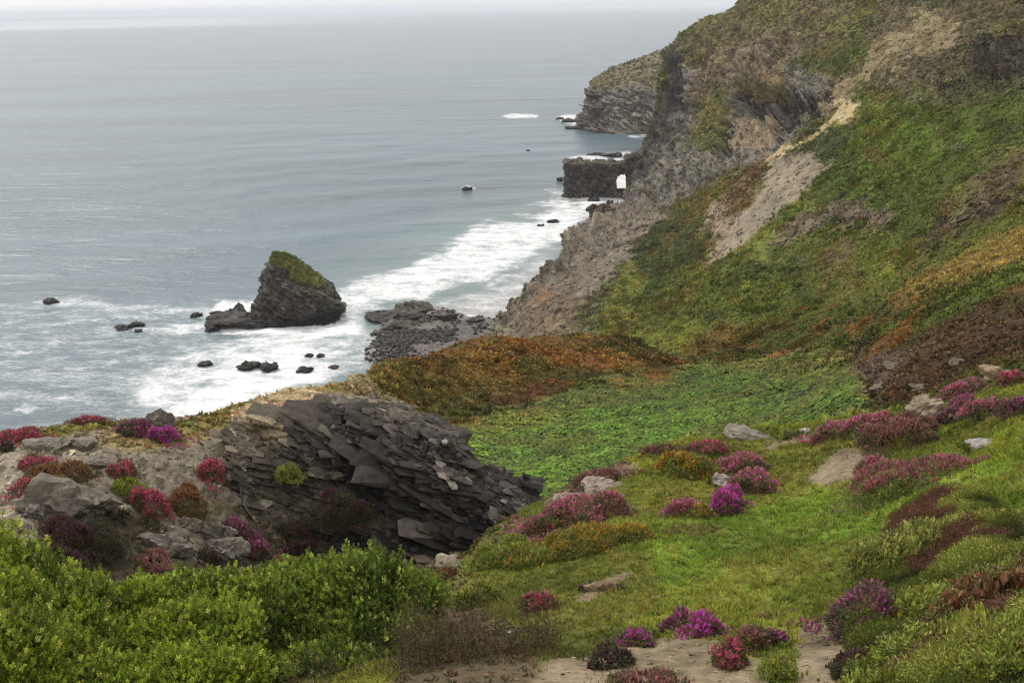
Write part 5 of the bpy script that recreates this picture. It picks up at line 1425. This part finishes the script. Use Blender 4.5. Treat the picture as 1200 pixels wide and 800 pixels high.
HE = [
 (28, 512, 42, 17, 'crimson', .85, 'crimson heather clump on the knoll skyline, leftmost of the row'),
 (103, 495, 34, 9, 'crimson', .8, 'low crimson heather patch on the knoll skyline between leftmost clump and boulder'),
 (157, 506, 44, 22, 'purple', .7, 'purple heather clump left of the grey boulder on the knoll skyline'),
 (198, 512, 32, 24, 'magenta', .75, 'magenta heather clump right of the grey boulder on the knoll skyline'),
 (49, 546, 38, 15, 'crimson', .7, 'upper red heather tuft of the trio near the left margin'),
 (62, 560, 62, 24, 'rust', .6, 'rusty brown heather in the middle of the trio near the left margin'),
 (34, 576, 34, 22, 'crimson', .75, 'lower red heather tuft of the trio above the big grey slab'),
 (4, 525, 14, 12, 'dark', .4, 'dark heather tuft cut off by the left margin below the skyline'),
 (145, 558, 26, 20, 'crimson', .6, 'small round crimson heather with olive base in the middle of the scree'),
 (148, 568, 36, 14, 'green', .25, 'olive cushion plant just beneath the small round crimson heather'),
 (249, 557, 27, 32, 'crimson', .75, 'upright egg shaped crimson heather on the right of the scree'),
 (182, 596, 44, 36, 'crimson', .6, 'red flowering left half of the wide heather mound on the scree'),
 (222, 596, 56, 36, 'rust', .45, 'brown and green right half of the wide heather mound on the scree'),
 (280, 625, 38, 24, 'purple', .65, 'upper purple heather of the pair left of the outcrop foot'),
 (298, 645, 42, 30, 'purple', .5, 'lower purple heather of the pair left of the outcrop foot'),
 (75, 635, 60, 40, 'dark', .55, 'dark purple heather hanging under the big grey slab'),
 (118, 636, 52, 44, 'dark', .08, 'dark green cushion right of the purple heather under the big slab'),
 (85, 668, 46, 34, 'dark', .6, 'dark wine coloured heather right above the leafy bush top'),
 (182, 668, 60, 24, 'dusk', .4, 'dusky heather along the top of the leafy bush below the scree'),
 (245, 652, 34, 16, 'dark', .5, 'small wine dark tuft among rocks left of the purple pair'),
 (352, 640, 52, 40, 'dark', .35, 'dark brown heather at the foot of the outcrop, left one'),
 (400, 612, 60, 50, 'dark', .2, 'dark shrubby heather growing on the lower outcrop face'),
 (340, 560, 26, 24, 'green', .1, 'small green plant in a crack at the left end of the outcrop'),
 (340, 672, 60, 26, 'dusk', .3, 'dusky heather right behind the round bush top'),
 (483, 672, 22, 14, 'dusk', .6, 'dusky pink tuft in the hollow between outcrop and bank'),
 (521, 675, 26, 14, 'rust', .7, 'red brown tuft on the bank opposite the outcrop foot'),
 (672, 612, 110, 52, 'pink', .5, 'wide pink and yellow flowering mound on top of the bank by the outcrop'),
 (690, 640, 110, 40, 'yellow', .35, 'yellow flecked gorse mound below the pink mound on the bank'),
 (605, 660, 80, 40, 'green', .3, 'green gorse mound on the seaward edge of the bank'),
 (560, 700, 60, 34, 'olive', .3, 'olive green mound at the low left end of the bank'),
 (545, 706, 36, 30, 'dusk', .4, 'brown heather tuft beside the dry twigs'),
 (634, 712, 40, 28, 'crimson', .45, 'dark crimson heather in the middle of the bank'),
 (700, 562, 56, 18, 'dusk', .6, 'dusky pink heather strip along the bank edge against bracken'),
 (775, 530, 32, 14, 'dusk', .6, 'dusky tuft at the top of the bank, left of the orange flecked gorse'),
 (832, 530, 52, 18, 'crimson', .35, 'reddish heather on the turf edge left of the flat grey slab'),
 (800, 552, 52, 34, 'yellow', .5, 'orange and yellow flecked gorse cushion on the turf edge'),
 (872, 548, 56, 28, 'pink', .45, 'dusky pink heather cushion above the magenta clump'),
 (882, 575, 54, 38, 'pink', .6, 'bright pink heather right of the pale stone'),
 (848, 598, 42, 42, 'magenta', .8, 'brightest magenta heather clump in the middle of the turf'),
 (802, 600, 36, 26, 'pink', .7, 'low pink heather left of the brightest magenta clump'),
 (822, 604, 26, 22, 'yellow', .4, 'little yellow gorse between the pink and magenta heather'),
 (968, 512, 44, 30, 'pink', .7, 'large round pink heather at the left end of the ridge mound'),
 (1010, 505, 56, 30, 'pink', .5, 'second pink heather on the ridge, right of the round one'),
 (1055, 520, 84, 42, 'dusk', .4, 'big brown heather mound on the ridge behind the layered slab'),
 (1022, 552, 32, 28, 'pink', .7, 'pale pink heather at the edge of the dirt patch'),
 (1085, 566, 130, 44, 'pinkgreen', .3, 'wide green bush with pink flowers right of the dirt patch'),
 (1135, 462, 54, 26, 'pink', .5, 'upper purple heather mound on the brown slope by the tall tan rock'),
 (1120, 488, 44, 36, 'purple', .6, 'lower left purple heather mound beside the tall tan rock'),
 (1152, 485, 44, 28, 'pink', .45, 'lower right dusky heather mound beside the tall tan rock'),
 (1190, 486, 36, 28, 'purple', .6, 'purple heather at the right margin above the bright turf'),
 (1184, 448, 28, 22, 'crimson', .6, 'crimson heather at the right margin beside the tan boulder'),
 (820, 740, 42, 42, 'magenta', .8, 'bright magenta heather clump just above the dirt path'),
 (796, 738, 34, 32, 'purple', .6, 'darker purple heather touching the left of the magenta clump by the path'),
 (742, 752, 36, 24, 'magenta', .55, 'small purple pink heather on the bank over the path'),
 (712, 778, 46, 30, 'dark', .5, 'brown wine heather hanging over the dirt path'),
 (853, 778, 36, 38, 'crimson', .5, 'dark crimson heather beside the path under the magenta clump'),
 (880, 752, 40, 30, 'dusk', .4, 'dusky brown tuft right of the dark crimson heather'),
 (905, 752, 24, 22, 'purple', .5, 'small purple tuft at the turf end near the right path'),
 (905, 790, 32, 30, 'green', .2, 'small green cushion at the left rim of the right path'),
 (765, 806, 70, 16, 'dusk', .5, 'dusky heather tips rising from the bottom edge in front of the path'),
 (1013, 745, 84, 96, 'purple', .38, 'large wine purple heather bush on the right side of the path'),
 (1000, 790, 50, 40, 'dark', .5, 'dark purple heather at the foot of the wine coloured bush'),
 (1056, 660, 42, 34, 'dark', .2, 'dark grey brown round heather left of the pale tipped gorse'),
 (1093, 806, 44, 40, 'crimson', .65, 'pink heather tuft at the bottom edge inside the gorse'),
 (1130, 650, 40, 18, 'pink', .6, 'dusky pink heather patch in the gorse on the right'),
]
for i, (x, y, w_, h_, kd, fr, lbl) in enumerate(HE):
    at = None
    if i == 21: at = P(np.array(400.), np.array(612.), 27.0)
    if i == 22: at = P(np.array(340.), np.array(560.), 28.0)
    grn = kd in ('green', 'yellow', 'olive')
    heather(x, y, w_, h_, kd, fr, lbl, 'gorse_cushion' if grn else 'heather_clump', 'gorse' if grn else 'heather', 'low gorse and cushion plants' if grn else 'heather clumps', at, None, i)

GO = [   # taller pale tipped gorse in the right corner
 (1105, 650, 140, 70, 'olive', .35, 'pale yellow tipped gorse bush, uppermost on the right'),
 (1075, 740, 90, 100, 'green', .45, 'light yellow green gorse right of the wine coloured heather'),
 (1175, 720, 120, 90, 'rust', .35, 'brown flecked gorse and heather at the right margin'),
 (1115, 772, 120, 80, 'green', .3, 'rounded dark olive gorse near the bottom right'),
 (1030, 815, 90, 60, 'green', .5, 'bright green gorse at the bottom edge right of the path'),
 (1190, 805, 90, 80, 'green', .45, 'yellow green gorse filling the bottom right corner'),
]
for i, (x, y, w_, h_, kd, fr, lbl) in enumerate(GO):
    heather(x, y, w_, h_ * 0.66, kd, fr, lbl, 'gorse_bush', 'gorse', 'gorse in the right corner', None, None, 100 + i, 0.085, 12, 1.3)


# leafy bushes in the left corner
def leafy_bush(label, lumps, n, tints, seed, name='leafy_bush'):
    g = np.random.default_rng(seed)
    base = np.mean([l[0] for l in lumps], 0)
    o = bpy.data.objects.new(name, None); COL.objects.link(o); o.location = base; o['label'] = label; o['category'] = 'bush'; o['group'] = 'leafy bushes in the left corner'
    L_ = [(np.array(c) - base, np.array([s, s, s * 0.95])) for c, s in lumps]
    pts, drs = [], []
    tot = sum(s[0] ** 2 for _, s in L_)
    for c, s in L_:
        per = int(n * s[0] ** 2 / tot)
        d = g.normal(size=(per, 3)); d[:, 2] = np.where(d[:, 2] < -0.3, -d[:, 2], d[:, 2]); d /= np.linalg.norm(d, axis=1, keepdims=True)
        bulge = 1 + 0.42 * fbm(d * 3.2 + c, 3, seed)
        p_ = c + d * s * (bulge * g.uniform(0.66, 1.1, per))[:, None]
        keep = np.ones(per, bool)
        for c2_, s2 in L_:
            if c2_ is c: continue
            keep &= np.sum(((p_ - c2_) / s2) ** 2, 1) > 0.42
        pts.append(p_[keep]); drs.append(d[keep])
    p_ = np.concatenate(pts); d_ = np.concatenate(drs)
    k = fbm(p_ * 2.2 + 5, 3, seed + 1)
    t = np.array([alb(c) for c in tints])
    base_c = t[0] * (1 - sstep(-.3, .3, k))[:, None] + t[1] * sstep(-.3, .3, k)[:, None]
    yel = rng.random(len(p_)) < 0.22
    base_c[yel] = t[2]
    dirs = d_ * 0.55 + UP * 0.9 + g.normal(size=p_.shape) * 0.35
    a, b, c = stamp([s[0] for s in SPRW], [s[1] for s in SPRW], p_, dirs, g.uniform(0.045, 0.105, len(p_)), g.uniform(0, 6.28, len(p_)), jitter(base_c * 1.2, 0.6, 0.1), [s[2] for s in SPRW])
    link('leaves', build_mesh('leaves', a, b, c, M_leaf, smooth=False), parent=o)
    # branching stems inside
    Vs, Fs, off = [], [], 0
    for q_ in range(70):
        c0, s0 = L_[g.integers(len(L_))]
        st_ = c0 + np.array([g.normal() * 0.2, g.normal() * 0.2, -s0[0] * 1.1]); en = c0 + g.normal(size=3) * s0 * 0.5 + UP * s0[0] * 0.4
        mid_ = (st_ + en) / 2 + g.normal(size=3) * 0.1
        for (p0, p1, r_a, r_b) in ((st_, mid_, 0.018, 0.012), (mid_, en, 0.012, 0.004)):
            ax = p1 - p0; ax /= np.linalg.norm(ax); s1 = np.cross(ax, [0.3, 0.9, 0.1]); s1 /= np.linalg.norm(s1); s2_ = np.cross(ax, s1)
            ringv = [p0 + (s1 * math.cos(t_) + s2_ * math.sin(t_)) * r_a for t_ in (0, 2.1, 4.2)] + [p1 + (s1 * math.cos(t_) + s2_ * math.sin(t_)) * r_b for t_ in (0, 2.1, 4.2)]
            Vs += ringv; Fs += [(off, off + 1, off + 4, off + 3), (off + 1, off + 2, off + 5, off + 4), (off + 2, off, off + 3, off + 5)]; off += 6
    Vs = np.array(Vs)
    cv, cf, cc = core_mesh(L_, alb((40, 44, 22)), 0.66)  # added dark core lumps fill the interior and block see-through gaps
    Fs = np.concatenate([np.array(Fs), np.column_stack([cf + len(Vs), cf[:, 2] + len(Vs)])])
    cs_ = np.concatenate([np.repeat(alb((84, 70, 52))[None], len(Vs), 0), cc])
    link('branches_and_core', build_mesh('branches_and_core', np.concatenate([Vs, cv]), Fs, cs_, M_twig, smooth=False), parent=o)
    return o


def topline(x):
    return np.interp(x, [-80, 0, 30, 70, 100, 150, 200, 250, 300, 350, 400, 440, 480, 520, 560], [622, 632, 646, 676, 692, 688, 674, 668, 682, 664, 655, 656, 668, 690, 720])
def lumpset(x0, x1, step, rows_):
    out_ = []
    for x in np.arange(x0, x1, step):
        for (dy, r, s) in rows_:
            xx = x + random.uniform(-10, 10)
            out_.append((P(np.array(xx), np.array(topline(xx) + dy + random.uniform(-5, 5)), r + random.uniform(-0.25, 0.25)), s * random.uniform(0.85, 1.15)))
    return out_
BR = [(70, 102, 28), (106, 138, 36), (148, 168, 72)]
DK = [(52, 86, 25), (86, 118, 34), (132, 154, 64)]
leafy_bush('bright green leafy bush spreading along the bottom left of the photo', lumpset(85, 300, 44, [(42, 11.2, .42), (92, 10.2, .46), (145, 9.3, .48)]), 40000, BR, 901)
leafy_bush('taller leafy bush rising at the left margin', lumpset(-70, 75, 42, [(36, 10.6, .36), (85, 10.0, .45), (145, 9.3, .5), (200, 8.8, .5)]), 22000, BR, 902)
leafy_bush('rounded leafy bush with a shaded hollow and bare twigs, beside dry twigs', lumpset(310, 530, 44, [(45, 11.0, .46), (100, 10.2, .48), (150, 9.5, .46)]), 36000, DK, 903)


# dry, leafless bush right of the rounded one
def twiggy(label, px, py, r, wid, hgt, n, seed):
    g = np.random.default_rng(seed)
    base = P(np.array(float(px)), np.array(float(py)), r)
    o = bpy.data.objects.new('dry_bush', None); COL.objects.link(o); o.location = base; o['label'] = label; o['category'] = 'bush'
    Vs, Fs, off = [], [], 0
    def seg_(p0, p1, ra, rb):
        nonlocal off
        ax = p1 - p0; ax = ax / (np.linalg.norm(ax) + 1e-9); s1 = np.cross(ax, [0.31, 0.9, 0.12]); s1 /= np.linalg.norm(s1); s2_ = np.cross(ax, s1)
        Vs.extend([p0 + (s1 * math.cos(t_) + s2_ * math.sin(t_)) * ra for t_ in (0, 2.1, 4.2)] + [p1 + (s1 * math.cos(t_) + s2_ * math.sin(t_)) * rb for t_ in (0, 2.1, 4.2)])
        Fs.extend([(off, off + 1, off + 4, off + 3), (off + 1, off + 2, off + 5, off + 4), (off + 2, off, off + 3, off + 5)]); off += 6
    for k in range(n):
        p0 = np.array([g.uniform(-1, 1) * wid * 0.5, g.uniform(-1, 1) * wid * 0.35, -0.1])
        d = np.array([g.normal() * 0.45, g.normal() * 0.35, 1.0]); d /= np.linalg.norm(d)
        l = hgt * g.uniform(0.5, 1.0)
        prev = p0; rad = 0.007
        for s_ in range(4):
            nx = prev + d * l / 4; seg_(prev, nx, rad, rad * 0.75)
            for q_ in range(3):
                dd = d + g.normal(size=3) * 0.6; dd /= np.linalg.norm(dd)
                e1 = nx + dd * l * 0.22; seg_(nx, e1, rad * 0.5, rad * 0.3)
                dd2 = dd + g.normal(size=3) * 0.6; seg_(e1, e1 + dd2 / np.linalg.norm(dd2) * l * 0.15, rad * 0.3, rad * 0.2)
            prev = nx; rad *= 0.75; d = d + g.normal(size=3) * 0.22; d /= np.linalg.norm(d)
    Vs = np.array(Vs)
    c = jitter(np.repeat(alb((98, 84, 64))[None], len(Vs), 0), 0.25, 0.06)
    link('twigs', build_mesh('twigs', Vs, np.array(Fs), c, M_twig, smooth=False), parent=o)
    p_ = np.array([[g.uniform(-1, 1) * wid * 0.55, g.uniform(-1, 1) * wid * 0.35, g.uniform(0.05, hgt * 0.75)] for _ in range(3000 if n > 100 else 400)])
    a, b, c = stamp([s[0] for s in SPR], [s[1] for s in SPR], p_, g.normal(size=p_.shape) * 0.6 + UP, g.uniform(0.04, 0.09, len(p_)), g.uniform(0, 6.28, len(p_)), jitter(np.repeat(alb((84, 72, 48))[None], len(p_), 0), 0.4, 0.12), [s[2] for s in SPR])
    link('dead_leaves', build_mesh('dead_leaves', a, b, c, M_heath, smooth=False), parent=o)
twiggy('dry brown leafless bush of fine twigs between the rounded bush and the path', 560, 805, 8.6, 1.5, 0.85, 260, 950)
twiggy('grey bare twigs hanging in front of the rounded bush at the bottom edge', 415, 830, 8.0, 1.2, 0.55, 36, 951)

# ------------------------------------------------------------------ light, sky, air
SUN_EL, SUN_AZ = math.radians(50), math.radians(-35)        # azimuth from straight ahead, towards the sea on the left
sd3 = Vector((math.sin(SUN_AZ) * math.cos(SUN_EL), math.cos(SUN_AZ) * math.cos(SUN_EL), math.sin(SUN_EL)))
sl_ = bpy.data.lights.new('sun', 'SUN'); sl_.energy = 1.5; sl_.angle = math.radians(10); sl_.color = (1.0, 0.955, 0.89)
so = bpy.data.objects.new('sun', sl_); COL.objects.link(so); so.rotation_euler = sd3.to_track_quat('Z', 'Y').to_euler(); so.location = (0, 0, 200)

w = bpy.data.worlds.new('World'); scene.world = w; w.use_nodes = True
nt = w.node_tree; N, L = nt.nodes, nt.links; N.clear()
wo = N.new('ShaderNodeOutputWorld'); bg = N.new('ShaderNodeBackground'); bg.inputs['Strength'].default_value = 0.1
sky = N.new('ShaderNodeTexSky'); sky.sky_type = 'NISHITA'; sky.sun_disc = False; sky.sun_elevation = SUN_EL; sky.sun_rotation = SUN_AZ; sky.dust_density = 2.0; sky.air_density = 1.0
hs_ = N.new('ShaderNodeHueSaturation'); hs_.inputs['Saturation'].default_value = 0.35; L.new(sky.outputs[0], hs_.inputs['Color'])
tc = N.new('ShaderNodeTexCoord'); mp = N.new('ShaderNodeMapping'); mp.inputs['Scale'].default_value = (1, 1, 5); L.new(tc.outputs['Generated'], mp.inputs['Vector'])
cn = N.new('ShaderNodeTexNoise'); cn.inputs['Scale'].default_value = 3.0; cn.inputs['Detail'].default_value = 6; L.new(mp.outputs[0], cn.inputs['Vector'])
cr = N.new('ShaderNodeMapRange'); cr.inputs[1].default_value = 0.3; cr.inputs[2].default_value = 0.7; cr.inputs[3].default_value = 6.0; cr.inputs[4].default_value = 8.0; L.new(cn.outputs['Fac'], cr.inputs[0])
cc_ = N.new('ShaderNodeVectorMath'); cc_.operation = 'SCALE'; cc_.inputs[0].default_value = (1.0, 0.985, 0.985); L.new(cr.outputs[0], cc_.inputs['Scale'])
mx = N.new('ShaderNodeMix'); mx.data_type = 'RGBA'; mx.inputs['Factor'].default_value = 0.85
L.new(hs_.outputs[0], mx.inputs['A']); L.new(cc_.outputs[0], mx.inputs['B'])
L.new(mx.outputs['Result'], bg.inputs['Color']); L.new(bg.outputs[0], wo.inputs['Surface'])

HAZE = 0.00008
if HAZE > 0:
    x0, x1, y0, y1, z0, z1 = -45000, 45000, -60, 43000, -8.0, 165.0
    hv8 = np.array([(x0, y0, z0), (x1, y0, z0), (x1, y1, z0), (x0, y1, z0), (x0, y0, z1), (x1, y0, z1), (x1, y1, z1), (x0, y1, z1)])
    m, nt, N, L = new_mat('sea_air')
    out = N.new('ShaderNodeOutputMaterial'); vol = N.new('ShaderNodeVolumePrincipled')
    vol.inputs['Color'].default_value = (0.92, 0.945, 1.0, 1); vol.inputs['Density'].default_value = HAZE; vol.inputs['Anisotropy'].default_value = 0.0
    L.new(vol.outputs[0], out.inputs['Volume'])
    link('haze', build_mesh('haze', hv8, np.array([(3, 2, 1, 0), (4, 5, 6, 7), (0, 1, 5, 4), (1, 2, 6, 5), (2, 3, 7, 6), (3, 0, 4, 7)]), None, m, smooth=False), 'thin pale sea air softening the far headland and horizon', 'haze', kind='stuff')

cam = bpy.data.cameras.new('camera'); co_ = bpy.data.objects.new('camera', cam); COL.objects.link(co_)
cam.sensor_width = 36; cam.lens = 36 * F / 1200; cam.clip_start = 0.1; cam.clip_end = 90000
mw = Matrix(((R_[0], U_[0], -Fv[0], 0), (R_[1], U_[1], -Fv[1], 0), (R_[2], U_[2], -Fv[2], EYE), (0, 0, 0, 1)))
co_.matrix_world = mw
scene.camera = co_

scene.render.engine = 'CYCLES'
scene.cycles.use_denoising = True; scene.cycles.denoiser = 'OPENIMAGEDENOISE'; scene.cycles.denoising_input_passes = 'RGB_ALBEDO_NORMAL'; scene.cycles.denoising_prefilter = 'NONE'; scene.cycles.filter_width = 1.2
scene.cycles.max_bounces = 5; scene.cycles.diffuse_bounces = 2; scene.cycles.glossy_bounces = 2; scene.cycles.transmission_bounces = 3; scene.cycles.volume_bounces = 1; scene.cycles.transparent_max_bounces = 6
scene.view_settings.view_transform = 'Standard'; scene.view_settings.look = 'None'; scene.view_settings.gamma = 1.0; scene.view_settings.exposure = 0.64
scene.view_settings.use_curve_mapping = False
